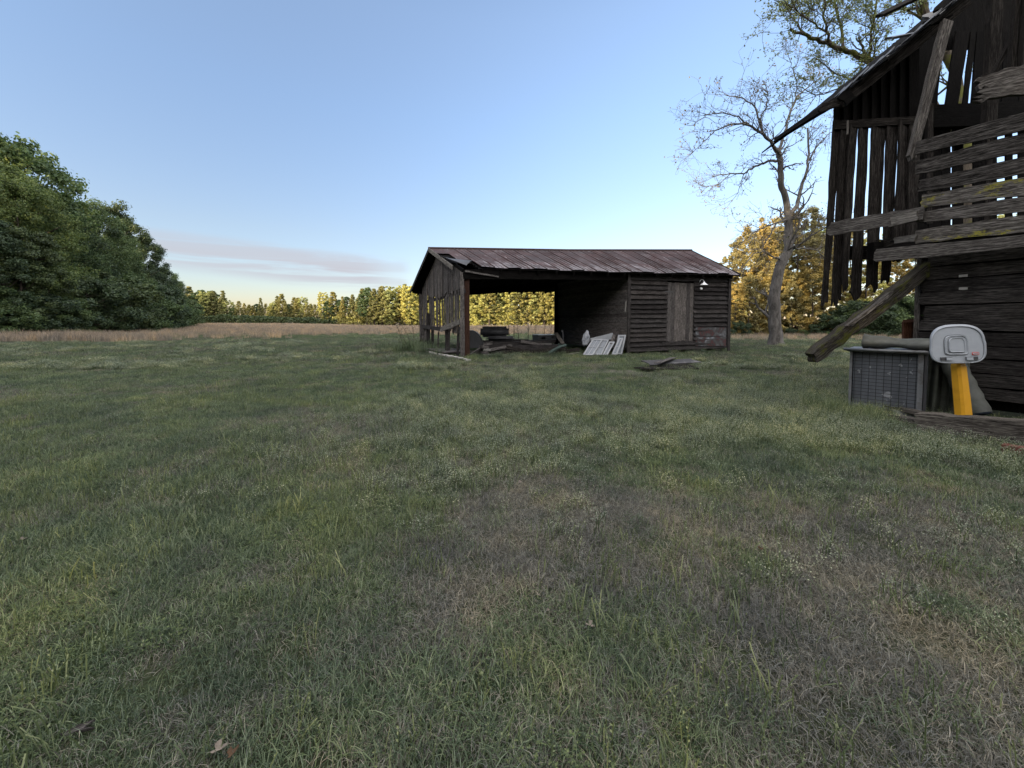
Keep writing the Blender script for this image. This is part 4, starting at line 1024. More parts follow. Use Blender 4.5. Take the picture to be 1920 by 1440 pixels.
    # oval badge with a red outline and pale centre, short red strokes inside
    def ov(w_, h_, y):
        r = []
        for i in range(28):
            a = 2 * math.pi * i / 28; c, s_ = math.cos(a), math.sin(a)
            r.append(cx + R @ Vector((.150 + math.copysign(abs(c) ** .5, c) * w_ / 2, y, -.098 + math.copysign(abs(s_) ** .5, s_) * h_ / 2)))
        return r
    m = MB(); loft([ov(.062, .032, -.010), ov(.060, .030, -.0145)], m); bd = m.build('badge', M_REDMARK, b)
    m = MB(); loft([ov(.052, .022, -.012), ov(.051, .021, -.0165)], m); m.build('badge_face', M_PLASTIC, bd)
    m = MB()
    for i in range(5):
        p = cx + R @ Vector((.133 + i * .0085, -.0178, -.101)); m.plank(p, p + R @ Vector((0, 0, .009 if i % 2 else .006)), R @ Vector((.0035, 0, 0)), .001, segs=1, nw=1, jit=0)
    m.build('badge_lettering', M_REDMARK, bd)
hoop()
mb = MB(); c = gp(1900, 853); c.z = .03; c.z = .04; mb.box(c, .10, .12, .085, rz=.5); one('brick', mb, M_BRICK, 'broken red brick half under the long sill beam', 'brick')

# ------------------------------------------------------------------ TREES
def quad_cloud(P, Nrm, size, rng, aspect=1.0):
    """leaf quads: P (n,3) centres, Nrm (n,3) normals"""
    n = len(P); r = rng.normal(size=(n, 3)); t = np.cross(Nrm, r); t /= np.linalg.norm(t, axis=1, keepdims=True) + 1e-9
    b = np.cross(Nrm, t); s = (size * rng.uniform(.6, 1.4, n))[:, None]
    t = t * s * aspect; b = b * s * .62
    v = np.stack([P - t, P - b * .9, P + t, P + b * .9], 1).reshape(-1, 3)      # a rhombic leaf
    return v
def leaf_mesh(name, V, mats, extra=None):
    me = bpy.data.meshes.new(name); n = len(V) // 4
    me.vertices.add(len(V)); me.vertices.foreach_set('co', V.astype(np.float32).ravel())
    me.loops.add(len(V)); me.loops.foreach_set('vertex_index', np.arange(len(V), dtype=np.int32))
    me.polygons.add(n); me.polygons.foreach_set('loop_start', np.arange(0, len(V), 4, dtype=np.int32)); me.polygons.foreach_set('loop_total', np.full(n, 4, dtype=np.int32))
    me.update(); me.validate()
    for m in mats: me.materials.append(m)
    return me
def crown_points(rng, H, R, base, nblob, nleaf, style, brk=1.0):
    B_ = []; so = rng.uniform(0, 50)
    for i in range(nblob):
        while True:
            z = rng.uniform(0, 1)
            if style == 'round': prof = math.sqrt(max(0, 1 - (2 * z - .95) ** 2)) ** .8 if z > .45 else .75 + .25 * (z / .45)
            elif style == 'pine': prof = (1 - z) ** .7 * .95 + .12
            elif style == 'tall': prof = .6 + .4 * math.sin(z * math.pi)
            elif style == 'hedge': prof = 1.0 if z < .7 else (1 - z) / .3 * .6 + .4
            else: prof = 1 - abs(z - .6) ** 2
            a = rng.uniform(0, 2 * math.pi); q = rng.uniform(.25, 1) ** .5
            if rng.random() < .8: break
        lob = 1 + .42 * mnoise.noise(Vector((math.cos(a) * 1.6 + so, math.sin(a) * 1.6, z * 3.4 + so))) 
        r = R * prof * q * rng.uniform(.75, 1.1) * lob
        zz = base + (H - base) * z * (1 + .16 * mnoise.noise(Vector((math.cos(a) * r * .45, math.sin(a) * r * .45, so))))
        B_.append((math.cos(a) * r, math.sin(a) * r, zz))
    B_ = np.array(B_); br = rng.uniform(.07, .17, nblob) * R * 1.5 * brk
    if style == 'pine': br *= .8
    k = rng.integers(0, nblob, nleaf); d = rng.normal(size=(nleaf, 3)); d /= np.linalg.norm(d, axis=1, keepdims=True)
    rr = br[k] * rng.uniform(.15, 1, nleaf) ** .5 * rng.uniform(.7, 1.25, nleaf)
    flat = .55 if style == 'pine' else .8
    P = B_[k] + d * rr[:, None] * np.array([1.15, 1.15, flat])
    P[:, 2] -= np.abs(rng.normal(size=nleaf)) * .05 * R
    P[:, 2] = np.maximum(P[:, 2], .1)
    Nn = d + rng.normal(size=(nleaf, 3)) * .7 + np.array([0, 0, .5]); Nn /= np.linalg.norm(Nn, axis=1, keepdims=True)
    return B_, P, Nn
def make_tree_data(seed, H, R, base, nblob, nleaf, lsize, style, lmat, bmat, trunk_r=.16, brk=1.0):
    rng = np.random.default_rng(seed)
    B_, P, Nn = crown_points(rng, H, R, base, nblob, nleaf, style, brk)
    crown = leaf_mesh('crown', quad_cloud(P, Nn, lsize, rng), [lmat])
    mb = MB(); k = 7; lean = rng.normal(size=2) * .3
    pts = [Vector((lean[0] * (i / k) ** 2, lean[1] * (i / k) ** 2, H * .88 * i / k - .1)) for i in range(k + 1)]
    mb.tube(pts, [trunk_r * (1.25 if i == 0 else 1) * (1 - .88 * i / k) for i in range(k + 1)], 8, False)
    for i in rng.choice(len(B_), min(len(B_), 22), replace=False):
        e = Vector(B_[i]); h0 = max(.8, e.z - abs(math.hypot(e.x, e.y)) * .55); s_ = Vector((lean[0] * (h0 / H) ** 2, lean[1] * (h0 / H) ** 2, h0))
        m_ = s_.lerp(e, .5) + Vector((0, 0, -.05 * H * rng.random())); r0 = trunk_r * .38 * (1 - .5 * h0 / H)
        mb.tube([s_, m_, e], [r0, r0 * .6, r0 * .2], 5, False)
    me = bpy.data.meshes.new('trunk'); me.from_pydata(mb.v, [], mb.f); me.update(); me.materials.append(bmat)
    me.polygons.foreach_set('use_smooth', [True] * len(me.polygons))
    return me, crown
def put_tree(name, data, x, y, sc, rz, label, cat, group, szx=1.0):
    r = empty(name, (x, y, gz(x, y))); r.rotation_euler = (0, 0, rz); r.scale = (sc * szx, sc * szx, sc)
    tag(r, label, cat, group)
    t = bpy.data.objects.new('trunk', data[0]); COL.objects.link(t); t.parent = r
    c = bpy.data.objects.new('crown', data[1]); COL.objects.link(c); c.parent = r
    return r
rt = random.Random(99)
# kinds
NEAR = [make_tree_data(100 + i, 15, 4.8, (.6, .6, .6, 2.5)[i], 250, 64000, .086, 'round', (L_DARK, L_MID, L_MID, L_DARK)[i], BARKD, .22, .82) for i in range(4)]
NEAR.append(make_tree_data(111, 15, 4.8, 3, 120, 17000, .14, 'round', L_AIRY, BARKD, .2, .72))
NEAR.append(make_tree_data(112, 15, 4.4, 5, 90, 22000, .12, 'round', L_DARK, BARKD, .2, .8))
BUSH = [make_tree_data(130 + i, 5, 2.6, .05, 60, 22000, .085, 'hedge', (L_MID, L_DARK, L_DARK)[i], BARKD, .07) for i in range(3)]
CEDAR = make_tree_data(140, 8, 2.5, .1, 110, 36000, .065, 'pine', L_DARK, BARKD, .14)
ORD = ['first', 'second', 'third', 'fourth', 'fifth', 'sixth', 'seventh', 'eighth', 'ninth', 'tenth', 'eleventh', 'twelfth', 'thirteenth', 'fourteenth', 'fifteenth', 'sixteenth', 'seventeenth', 'eighteenth', 'nineteenth', 'twentieth']
def ordn(i):
    if i < 20: return ORD[i]
    if i >= 99: return 'hundred and ' + ordn(i - 100) if i > 99 else 'hundredth'
    t = ['', '', 'twenty', 'thirty', 'forty', 'fifty', 'sixty', 'seventy', 'eighty', 'ninety'][(i + 1) // 10]
    o = (i + 1) % 10; return (t + '-' + ORD[o - 1]) if o else {'twenty': 'twentieth', 'thirty': 'thirtieth', 'forty': 'fortieth', 'fifty': 'fiftieth', 'sixty': 'sixtieth', 'seventy': 'seventieth', 'eighty': 'eightieth', 'ninety': 'ninetieth'}[t]
# left wood: trees along its edge, each placed by bearing (u) and distance, height by where its top shows
left = [  # u, D, top v, kind
    (-35, 33, 226, 4), (15, 35, 238, 4), (58, 38, 268, 4), (120, 41, 362, 0), (160, 44, 375, 1), (105, 38, 385, 2), (212, 56, 388, 5), (240, 60, 410, 5), (215, 50, 440, 2), (276, 66, 448, 5), (292, 74, 495, 0), (312, 84, 505, 1), (330, 98, 522, 0), (50, 31, 335, 1), (330, 112, 532, 3), (-15, 31, 300, 2)]
ld = ['tallest leafy tree cut by the left edge', 'tall airy tree with open crown near the left edge', 'tall tree with ragged bright top right of the airy one', 'rounded dark tree below the ragged top', 'rounded tree behind the left wood shoulder', 'broad green tree in the middle of the left wood', 'tree at the shoulder of the left wood', 'dark round-headed tree high in the left wood', 'green tree bulging low at the left wood front', 'dark open-headed tree on the falling slope of the wood', 'dark tree right of the open-headed one in the left wood', 'smaller tree near the far end of the left wood', 'last tall tree at the far end of the left wood', 'dense dark tree low at the far left edge', 'small tree closing the far tip of the left wood', 'mid-green full tree in front at the left edge, under the airy tops']
for i, (u, D, vt, k) in enumerate(left):
    p = px(u, 640, D); ztop = px(u, vt, D).z; sc = ztop / 15.0
    put_tree('broadleaf_tree', NEAR[k], p.x, D, sc, rt.uniform(0, 6), ld[i], 'tree', 'trees of the left wood', szx=min(1.35, max(.8, .95 / sc ** .3)))
lb = [(-20, 26.5, 540), (25, 28, 560), (75, 29.5, 545), (120, 31, 560), (165, 34, 520), (205, 38, 515), (235, 43, 525), (262, 49, 520), (285, 56, 530), (303, 65, 540), (320, 77, 550), (334, 92, 560), (343, 110, 565)]
for i, (u, D, vt) in enumerate(lb):
    p = px(u, 640, D); ztop = px(u, vt, D).z; sc = ztop / 5.0
    put_tree('edge_bush', BUSH[i % 3], p.x, D, sc, rt.uniform(0, 6), 'leafy edge bush at the foot of the left wood, %s from the left' % ordn(i), 'bush', 'bushes along the left wood', szx=1.3)
for i, (u, D, vt) in enumerate([(-5, 27, 420), (40, 28.5, 440), (90, 30, 452)]):
    p = px(u, 640, D); sc = px(u, vt, D).z / 8.0
    put_tree('cedar', CEDAR, p.x, D, sc, rt.uniform(0, 6), 'dark dense cedar at the left wood edge, %s from the left' % ordn(i), 'cedar', 'cedars at the left wood edge', szx=1.05)

# far treeline
FARK = [make_tree_data(160 + i, 16, (2.9, 2.6, 2.4, 3.2, 2.7)[i], (.8, 2.0, 1.2, 4.0, 1.0)[i], 190, 17000, .20, ('tall', 'pine', 'pine', 'round', 'tall')[i], (L_BRIGHT, L_OLIVE, L_YGT, L_DARK, L_BRIGHT)[i] if False else (L_BRIGHT, L_OLIVE, L_OLIVE, L_MID, L_BRIGHT)[i], BARKD, .2, .7) for i in range(5)]
fi = 0
def prof_top(u):
    xs = [340, 360, 405, 440, 470, 500, 525, 560, 590, 625, 655, 690, 720, 760, 800, 880, 960, 1045, 1200, 1400]
    vs = [556, 548, 546, 566, 572, 566, 560, 566, 562, 558, 552, 548, 546, 540, 545, 530, 520, 515, 515, 520]
    return np.interp(u, xs, vs)
cnt = 0
kinds = {0: 'bright green tree', 1: 'olive pine', 2: 'narrow olive tree', 3: 'dark green tree', 4: 'yellow-green tree'}
us = []
u = 350.0
while u < 1400:
    us.append(u); u += rt.uniform(6.5, 10.5) if u < 1060 else rt.uniform(22, 30)
for u in us:
    D = np.interp(u, [340, 590, 700, 1400], [232, 215, 196, 185]) + rt.uniform(-4, 4)
    k = rt.choice([3, 3, 1, 2, 0] if u < 560 else ([1, 2, 3, 0, 1] if u < 700 else [0, 4, 0, 1, 2, 4, 1]))
    p = px(u, 640, D); g = gz(p.x, D); vt = prof_top(u) + rt.uniform(-11, 12)
    sc = (px(u, vt, D).z - g) / 16.0
    put_tree('treeline_tree', FARK[k], p.x, D, sc, rt.uniform(0, 6), '%s in the far treeline, %s from the left wood' % (kinds[k], ordn(cnt)), 'tree', 'trees of the far treeline', szx=rt.uniform(1.15, 1.75)); cnt += 1
# second row fills between trunks
cnt2 = 0
u = 345.0
while u < 1400:
    D = np.interp(u, [340, 590, 700, 1400], [246, 230, 210, 200]); p = px(u, 640, D); g = gz(p.x, D)
    sc = (px(u, prof_top(u) + rt.uniform(4, 16), D).z - g) / 16.0; k = rt.choice([1, 2, 3, 0])
    put_tree('treeline_tree', FARK[k], p.x, D, sc, rt.uniform(0, 6), '%s in the back row of the far treeline, %s from the left' % (kinds[k], ordn(cnt2)), 'tree', 'trees behind the far treeline', szx=1.3); cnt2 += 1
    u += rt.uniform(20, 28) if u < 1060 else 40
# dark understory hedge along its foot (countless shrubs reading as one band)
def band(name, pts, H, wdt, n, size, lmat, label, seed, tophz=None):
    rng = np.random.default_rng(seed); pts = np.array(pts, float); seg = np.linalg.norm(np.diff(pts, axis=0), axis=1); cum = np.concatenate([[0], np.cumsum(seg)])
    s_ = rng.uniform(0, cum[-1], n); X = np.interp(s_, cum, pts[:, 0]); Y = np.interp(s_, cum, pts[:, 1])
    Hs = np.interp(s_, cum, H) * (.65 + .5 * vnoise(s_, s_ * 0, .16, 3) + .15 * vnoise(s_, s_ * 0, .7, 5))
    X += rng.uniform(-wdt, wdt, n) * .5; Y += rng.uniform(-wdt, wdt, n) * .5
    Z = hz(X, Y) + Hs * rng.uniform(0, 1, n) ** .8
    P = np.stack([X, Y, Z], 1); Nn = rng.normal(size=(n, 3)) + np.array([0, -.3, .4]); Nn /= np.linalg.norm(Nn, axis=1, keepdims=True)
    me = leaf_mesh(name, quad_cloud(P, Nn, size, rng), [lmat]); o = bpy.data.objects.new(name, me); COL.objects.link(o); tag(o, label, 'undergrowth', kind='stuff'); return o
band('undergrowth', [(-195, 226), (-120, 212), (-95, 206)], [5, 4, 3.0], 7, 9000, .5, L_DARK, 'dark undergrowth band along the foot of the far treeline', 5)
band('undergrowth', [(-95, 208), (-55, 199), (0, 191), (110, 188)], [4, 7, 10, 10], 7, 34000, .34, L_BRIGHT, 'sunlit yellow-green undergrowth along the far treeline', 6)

# right golden treeline
GK = [make_tree_data(180 + i, 10, (2.1, 2.3, 1.8)[i], (.3, .3, .4)[i], 190, 19000, .085, ('tall', 'pine', 'tall')[i], (L_GOLD, L_GOLD, L_BRIGHT)[i], BARKD, .13, .62) for i in range(3)]
gold = [(1372, 34, 492, 1), (1392, 32, 462, 0), (1412, 36, 445, 0), (1432, 32, 425, 1), (1462, 35, 412, 0), (1492, 32.5, 418, 0), (1515, 36, 426, 2), (1540, 33, 432, 0), (1566, 36, 440, 1), (1592, 34, 436, 0), (1620, 32, 448, 2), (1650, 35, 450, 0), (1682, 33, 446, 1), (1715, 34, 440, 2), (1750, 35, 430, 0), (1800, 33, 425, 0), (1860, 34, 420, 2), (1925, 34, 410, 1), (1330, 38, 505, 0), (1290, 41, 515, 1), (1352, 33, 520, 2), (1378, 30.5, 520, 0), (1402, 30.5, 500, 1), (1445, 31, 490, 0), (1480, 31, 505, 1), (1522, 31, 500, 0)]
for i, (u, D, vt, k) in enumerate(gold):
    vt = vt + rt.uniform(-16, 26); p = px(u, 640, D); g = gz(p.x, D); sc = (px(u, vt, D).z - g) / 10.0
    put_tree('hedgerow_tree', GK[k], p.x, D, sc, rt.uniform(0, 6), '%s behind the bare tree, %s in its row from the left' % (('ragged golden tree', 'spired golden pine', 'narrow yellow-green tree')[k], ordn(i)), 'tree', 'golden trees right of the shed', szx=1.1)
bu = [(1370, 29.5, 590), (1386, 30, 575), (1405, 30, 596), (1425, 30, 600), (1482, 30, 588), (1505, 29.5, 592), (1530, 30, 580), (1560, 30, 585), (1590, 29.5, 580), (1620, 29, 560), (1650, 30, 570), (1680, 29, 560), (1712, 29, 555), (1750, 29, 560)]
for i, (u, D, vt) in enumerate(bu):
    vt = vt + (27 if u < 1560 else 0); p = px(u, 640, D); sc = px(u, vt, D).z / 5.0
    put_tree('low_bush', BUSH[(i + 1) % 3], p.x, D, sc, rt.uniform(0, 6), 'low dark bush before the golden trees, %s from the shed corner' % ordn(i), 'bush', 'bushes under the golden trees', szx=1.3)

# bare tree with handmade limbs
def limb_tree(name, label, D0, limbs, bmat, tmat, lmat, seed, leaves_per=3, lsize=.05, twig_n=7, depth_spread=2.4, tw=1.0, levels=3):
    rn = random.Random(seed); rng = np.random.default_rng(seed)
    b = px(limbs[0][0][0], limbs[0][0][1], D0)
    root = thing(name, label, 'tree', (b.x, D0, gz(b.x, D0)))
    trunk = MB(); brs = MB(); tips = []
    def twig(p, d, L, r, lev):
        n = 4; pts = [p]; dd = d.copy()
        for i in range(n):
            dd = (dd + Vector((rn.gauss(0, .22), rn.gauss(0, .22), rn.gauss(.05, .2)))).normalized(); pts.append(pts[-1] + dd * L / n)
        brs.tube(pts, [max(.0045, r * (1 - .75 * i / n)) for i in range(n + 1)], 4 if lev < 3 else 5, False)
        if lev > 0:
            for k in range(rn.choice((2, 3, 3))):
                i = rn.choice((1, 2, 3, 4)); ax = Vector((rn.gauss(0, 1), rn.gauss(0, 1), rn.gauss(.15, .8))).normalized()
                twig(pts[i], (dd * .75 + ax * .8).normalized(), L * rn.uniform(.5, .75), r * .55, lev - 1)
        else: tips.append(pts[-1]); tips.append(pts[2])
    for li, (pts, r0, r1, nt) in enumerate([(l[:-3], l[-3], l[-2], l[-1]) for l in limbs]):
        W = []
        for q in pts:
            dd = q[2] if len(q) > 2 else 0
            W.append(px(q[0], q[1], D0 + dd))
        # refine
        R_ = []
        for i in range(len(W) - 1):
            for k in range(4):
                t = k / 4; p = W[i].lerp(W[i + 1], t) + Vector((rn.gauss(0, .02), rn.gauss(0, .03), rn.gauss(0, .02))) * (1 if k else 0); R_.append(p)
        R_.append(W[-1]); n = len(R_)
        rs = [r0 + (r1 - r0) * (i / (n - 1)) ** .8 for i in range(n)]
        if li == 0: rs[0] *= 1.35; rs[1] *= 1.1
        (trunk if li == 0 else brs).tube(R_, rs, 12 if li == 0 else 7, False)
        for k in range(nt):
            i = rn.randint(int(n * .25), n - 1); d = (R_[i] - R_[i - 1]).normalized()
            ax = Vector((rn.gauss(0, 1), rn.gauss(0, 1), rn.gauss(.2, .7))).normalized()
            if i > n - 3: ax *= .4
            twig(R_[i], (d * .6 + ax * .8).normalized(), rn.uniform(.8, 1.7) * tw, max(.012, rs[i] * .45), levels - 1)
    trunk.build('trunk', bmat, root); brs.build('branches', tmat, root)
    T = np.array([tuple(t) for t in tips]); T = np.repeat(T, leaves_per, 0); T = T[rng.random(len(T)) < .65]; T = T + rng.normal(size=T.shape) * lsize * 1.2
    Nn = rng.normal(size=T.shape); Nn /= np.linalg.norm(Nn, axis=1, keepdims=True)
    V = quad_cloud(T, Nn, lsize, rng) - np.array(root.location)
    me = leaf_mesh('crown', V, [lmat]); o = bpy.data.objects.new('crown', me); COL.objects.link(o); o.parent = root
    return root
limbs = [
    [(1455, 650), (1452, 600), (1451, 560), (1458, 520), (1465, 490), .29, .20, 3],
    [(1462, 500), (1478, 470, .1), (1479, 430, .2), (1478, 400, .2), .22, .16, 8],
    [(1478, 405, .2), (1474, 375, .2), (1464, 345, 0), (1464, 310, -.2), (1462, 285, -.3), .15, .11, 8],
    [(1480, 402, .2), (1495, 385, .3), (1503, 350, .6), (1513, 320, .6), (1517, 290, .7), (1514, 240, .9), .11, .035, 12],
    [(1462, 290, -.3), (1448, 272, -.6), (1430, 250, -1), (1405, 235, -1.4), (1375, 232, -1.8), (1340, 245, -2), .085, .025, 18],
    [(1462, 300, -.3), (1440, 302, .2), (1415, 312, .7), (1395, 326, 1), (1370, 325, 1.2), (1335, 330, 1.4), .07, .02, 14],
    [(1430, 252, -1), (1425, 225, -1), (1415, 200, -.8), (1395, 185, -.6), (1360, 178, -.4), .055, .018, 14],
    [(1462, 287, -.2), (1470, 250, 0), (1482, 210, .2), (1495, 180, .4), (1520, 160, .8), (1545, 140, 1), .07, .02, 16],
    [(1490, 190, .3), (1494, 160, .2), (1487, 130, 0), (1480, 108, -.2), .03, .01, 9],
    [(1425, 225, -1), (1438, 200, -1.2), (1440, 175, -1.4), (1430, 150, -1.5), .03, .012, 9],
    [(1405, 235, -1.4), (1385, 218, -1.6), (1355, 210, -1.8), (1325, 215, -2), (1300, 235, -2), .035, .012, 12],
    [(1478, 412, .2), (1455, 418, -.4), (1435, 425, -1), (1415, 435, -1.4), (1400, 452, -1.7), .05, .018, 12],
    [(1455, 420, -.4), (1440, 445, -.8), (1430, 465, -1), (1432, 480, -1), .035, .015, 8],
    [(1465, 490, 0), (1450, 482, -.3), (1432, 470, -.8), (1410, 480, -1.2), (1390, 500, -1.4), .05, .015, 10],
    [(1485, 468, .1), (1500, 458, -.5), (1520, 442, -1), (1545, 428, -1.4), (1575, 405, -1.8), .06, .02, 10],
    [(1485, 465, .1), (1510, 466, .5), (1535, 470, .8), (1548, 490, 1), .045, .015, 9],
    [(1517, 300, .7), (1535, 270, 1), (1555, 250, 1.2), (1580, 240, 1.4), .04, .012, 8],
    [(1495, 385, .3), (1500, 420, -.4), (1515, 432, -.8), (1535, 425, -1.1), .04, .012, 8],
    [(1370, 325, 1.2), (1350, 345, 1.2), (1325, 350, 1.2), (1300, 340, 1.2), .022, .01, 9],
    [(1340, 245, -2), (1320, 265, -2), (1300, 285, -2.1), .022, .008, 8],
    [(1395, 326, 1), (1385, 355, 1.1), (1372, 380, 1.2), .02, .008, 5],
]
limb_tree('bare_tree', 'sparse nearly bare grey-barked tree between shed and barn', 18.4, limbs, BARK, BARKT, L_BUD, 4, 1, .045, tw=.68)
# leafing tree behind the barn, its mossy limb over the roof
limbs2 = [
    [(1810, 705), (1812, 600), (1816, 500), (1810, 380), (1800, 250), .34, .22, 2],
    [(1800, 260), (1740, 180), (1690, 140), (1640, 118), (1600, 98), (1560, 85), (1520, 72), (1482, 55), .15, .04, 14],
    [(1560, 85), (1550, 60, -.3), (1543, 30, -.4), (1548, -10, -.5), .05, .02, 16],
    [(1580, 90), (1577, 50, .3), (1568, 20, .3), (1565, -20, .4), .05, .02, 16],
    [(1630, 112), (1634, 70, -.3), (1640, 30, -.3), (1650, -30, -.3), .05, .02, 16],
    [(1520, 72), (1500, 55, .3), (1488, 35, .4), (1475, 10, .4), .04, .012, 14],
    [(1550, 60), (1520, 40, -.5), (1495, 20, -.6), (1470, 5, -.7), .03, .012, 14],
    [(1690, 140), (1650, 160, 1), (1610, 150, 1.4), (1570, 140, 1.6), (1530, 110, 1.7), .05, .015, 18],
    [(1800, 250), (1790, 130), (1740, 40), (1720, -60), .18, .08, 10],
    [(1760, 80), (1720, 30, .4), (1690, 10, .5), (1660, -20, .6), .05, .015, 14],
    [(1640, 118), (1600, 150, .5), (1560, 170, .7), (1530, 180, .8), (1505, 165, .8), .035, .012, 14],
    [(1800, 250), (1850, 150), (1880, 60), .12, .05, 6],
]
limb_tree('leafing_tree', 'tree coming into leaf behind the barn roof with a mossy limb', 13.2, limbs2, BARKM, BARKM, L_YG, 9, 7, .038, tw=.66)

# off-frame wood that shades the yard from the low sun (continues the left wood round behind)
band('wood', [(-41, 23), (-42, 5), (-40, -8)], [17, 17, 17], 7, 9000, 1.0, L_DARK, 'wood continuing beyond the left edge', 11)
band('wood', [(-38, -12), (-34, -17), (-30, -22.5)], [13.6, 13.4, 13.2], 5, 9000, .8, L_DARK, 'lower wood behind the yard', 12)
band('wood', [(-29, -24), (-12, -32), (10, -38), (34, -44)], [21, 22, 22, 22], 7, 14000, 1.0, L_DARK, 'tall wood behind the yard', 13)
band('wood', [(-55, 34), (-73, 55), (-92, 80), (-112, 112), (-146, 150), (-180, 190), (-200, 220)], [13, 14, 14, 14, 14, 16, 16], 8, 42000, .55, L_DARK, 'deep interior of the left wood', 14)

# ------------------------------------------------------------------ GRASS AND WEEDS
def blades(rng, n, rad_, L, wd, curl, lean, segs=3, flat=0.0):
    V = []; Fc = []
    for i in range(n):
        a = rng.uniform(0, 6.283); q = rad_ * math.sqrt(rng.random()); x, y = math.cos(a) * q, math.sin(a) * q
        l = L * rng.uniform(.5, 1.25); da = rng.uniform(0, 6.283); w_ = wd * rng.uniform(.7, 1.3)
        lean0 = rng.uniform(0, lean); d2 = np.array([math.cos(da), math.sin(da)]); side = np.array([-d2[1], d2[0]]) * w_ / 2
        p = np.array([x, y, 0.0]); ang = lean0; b0 = len(V); st = l / segs; tw = rng.normal() * .5
        for k in range(segs + 1):
            f = 1 - (k / segs) ** 1.6 * .92
            V.append((p[0] - side[0] * f, p[1] - side[1] * f, max(p[2], .002))); V.append((p[0] + side[0] * f, p[1] + side[1] * f, max(p[2], .002)))
            p = p + np.array([d2[0] * math.sin(ang) * st, d2[1] * math.sin(ang) * st, math.cos(ang) * st])
            ang += curl * rng.uniform(.4, 1.4) / segs; da += tw / segs; d2 = np.array([math.cos(da), math.sin(da)])
        for k in range(segs): Fc.append((b0 + 2 * k, b0 + 2 * k + 1, b0 + 2 * k + 3, b0 + 2 * k + 2))
    return V, Fc
def weed(rng, n, H, lsz, pale=False):
    V = []; Fc = []; MI = []
    for s_ in range(n):
        x, y = rng.normal(size=2) * .03; h = H * rng.uniform(.55, 1.2); lx, ly = rng.normal(size=2) * .25
        b0 = len(V); wd = .0014
        for k in range(4):
            t = k / 3; cx_, cy_, cz_ = x + lx * h * t * t, y + ly * h * t * t, h * t
            V.append((cx_ - wd, cy_, cz_)); V.append((cx_ + wd, cy_, cz_))
        for k in range(3): Fc.append((b0 + 2 * k, b0 + 2 * k + 1, b0 + 2 * k + 3, b0 + 2 * k + 2)); MI.append(0)
        nl = int(h / .011) if not pale else 14
        for j in range(nl):
            t = (j + .5) / nl if not pale else rng.uniform(.55, 1.05); c = np.array([x + lx * h * t * t, y + ly * h * t * t, h * t]); a = rng.uniform(0, 6.283)
            if pale: c = c + rng.normal(size=3) * .014
            L = lsz * rng.uniform(.6, 1.2) * (1 - .35 * t); d = np.array([math.cos(a), math.sin(a), rng.uniform(.1, .9)]); d /= np.linalg.norm(d); sd = np.cross(d, [0, 0, 1]); sd /= np.linalg.norm(sd)
            q = len(V); w_ = L * .28 if not pale else L * .45
            V += [tuple(c), tuple(c + d * L * .5 - sd * w_), tuple(c + d * L), tuple(c + d * L * .5 + sd * w_)]; Fc.append((q, q + 1, q + 2, q + 3)); MI.append(1)
    return V, Fc, MI
def gmat(name, cols, nsc=1.2, hue=None):
    m = bpy.data.materials.new(name); m.use_nodes = True; t = m.node_tree; t.nodes.clear()
    g = N(t, 'ShaderNodeNewGeometry'); oi = N(t, 'ShaderNodeObjectInfo')
    c = ramp(t, g.outputs['Random Per Island'], [(i / (len(cols) - 1), x) for i, x in enumerate(cols)]).outputs[0]
    c = mixc(t, 1, c, ramp(t, noise_(t, g.outputs['Position'], nsc, 4, .65), [(.34, (.62, .66, .72)), (.5, (1, 1, 1)), (.66, (1.38, 1.28, 1.05))]).outputs[0], 'MULTIPLY')
    c = mixc(t, 1, c, ramp(t, oi.outputs['Random'], [(0, (.7, .75, .8)), (.5, (1, 1, 1)), (1, (1.35, 1.25, 1.1))]).outputs[0], 'MULTIPLY')
    d = N(t, 'ShaderNodeBsdfDiffuse'); tr = N(t, 'ShaderNodeBsdfTranslucent'); t.links.new(c, d.inputs[0]); t.links.new(c, tr.inputs[0])
    gl = N(t, 'ShaderNodeBsdfGlossy'); gl.inputs['Roughness'].default_value = .5
    m1 = N(t, 'ShaderNodeMixShader'); m1.inputs[0].default_value = .3; t.links.new(d.outputs[0], m1.inputs[1]); t.links.new(tr.outputs[0], m1.inputs[2])
    m2 = N(t, 'ShaderNodeMixShader'); m2.inputs[0].default_value = .03; t.links.new(m1.outputs[0], m2.inputs[1]); t.links.new(gl.outputs[0], m2.inputs[2])
    o = N(t, 'ShaderNodeOutputMaterial'); t.links.new(m2.outputs[0], o.inputs[0]); return m
G_GREEN = gmat('grass_green', [(.016, .030, .015), (.050, .080, .036), (.098, .136, .066), (.175, .21, .13)])
G_STRAW = gmat('grass_straw', [(.032, .029, .022), (.085, .079, .064), (.155, .147, .122), (.27, .26, .225)])
G_WEED = gmat('weed_green', [(.05, .074, .03), (.10, .128, .055), (.16, .185, .095)])
G_CLOV = gmat('clover_green', [(.022, .038, .014), (.055, .08, .028), (.10, .13, .05)])
G_PALE = gmat('weed_seed', [(.13, .155, .10), (.21, .235, .16), (.31, .33, .24)])
G_SEDGE = gmat('sedge', [(.16, .125, .09), (.28, .22, .165), (.40, .32, .24)])
protos = bpy.data.collections.new('grass_kinds')
def proto(nm, V, Fc, mats, MI=None):
    me = bpy.data.meshes.new(nm); me.from_pydata([tuple(map(float, v)) for v in V], [], Fc); me.update()
    for m in mats: me.materials.append(m)
    if MI: me.polygons.foreach_set('material_index', MI)
    me.polygons.foreach_set('use_smooth', [True] * len(me.polygons))
    o = bpy.data.objects.new(nm, me); protos.objects.link(o)
gr = np.random.default_rng(17)
KIND = {}
def reg(k, fn, n):
    KIND[k] = []
    for i in range(n):
        KIND[k].append(len(protos.objects)); fn(i)
def nm(k): return '%03d_%s' % (len(protos.objects), k)
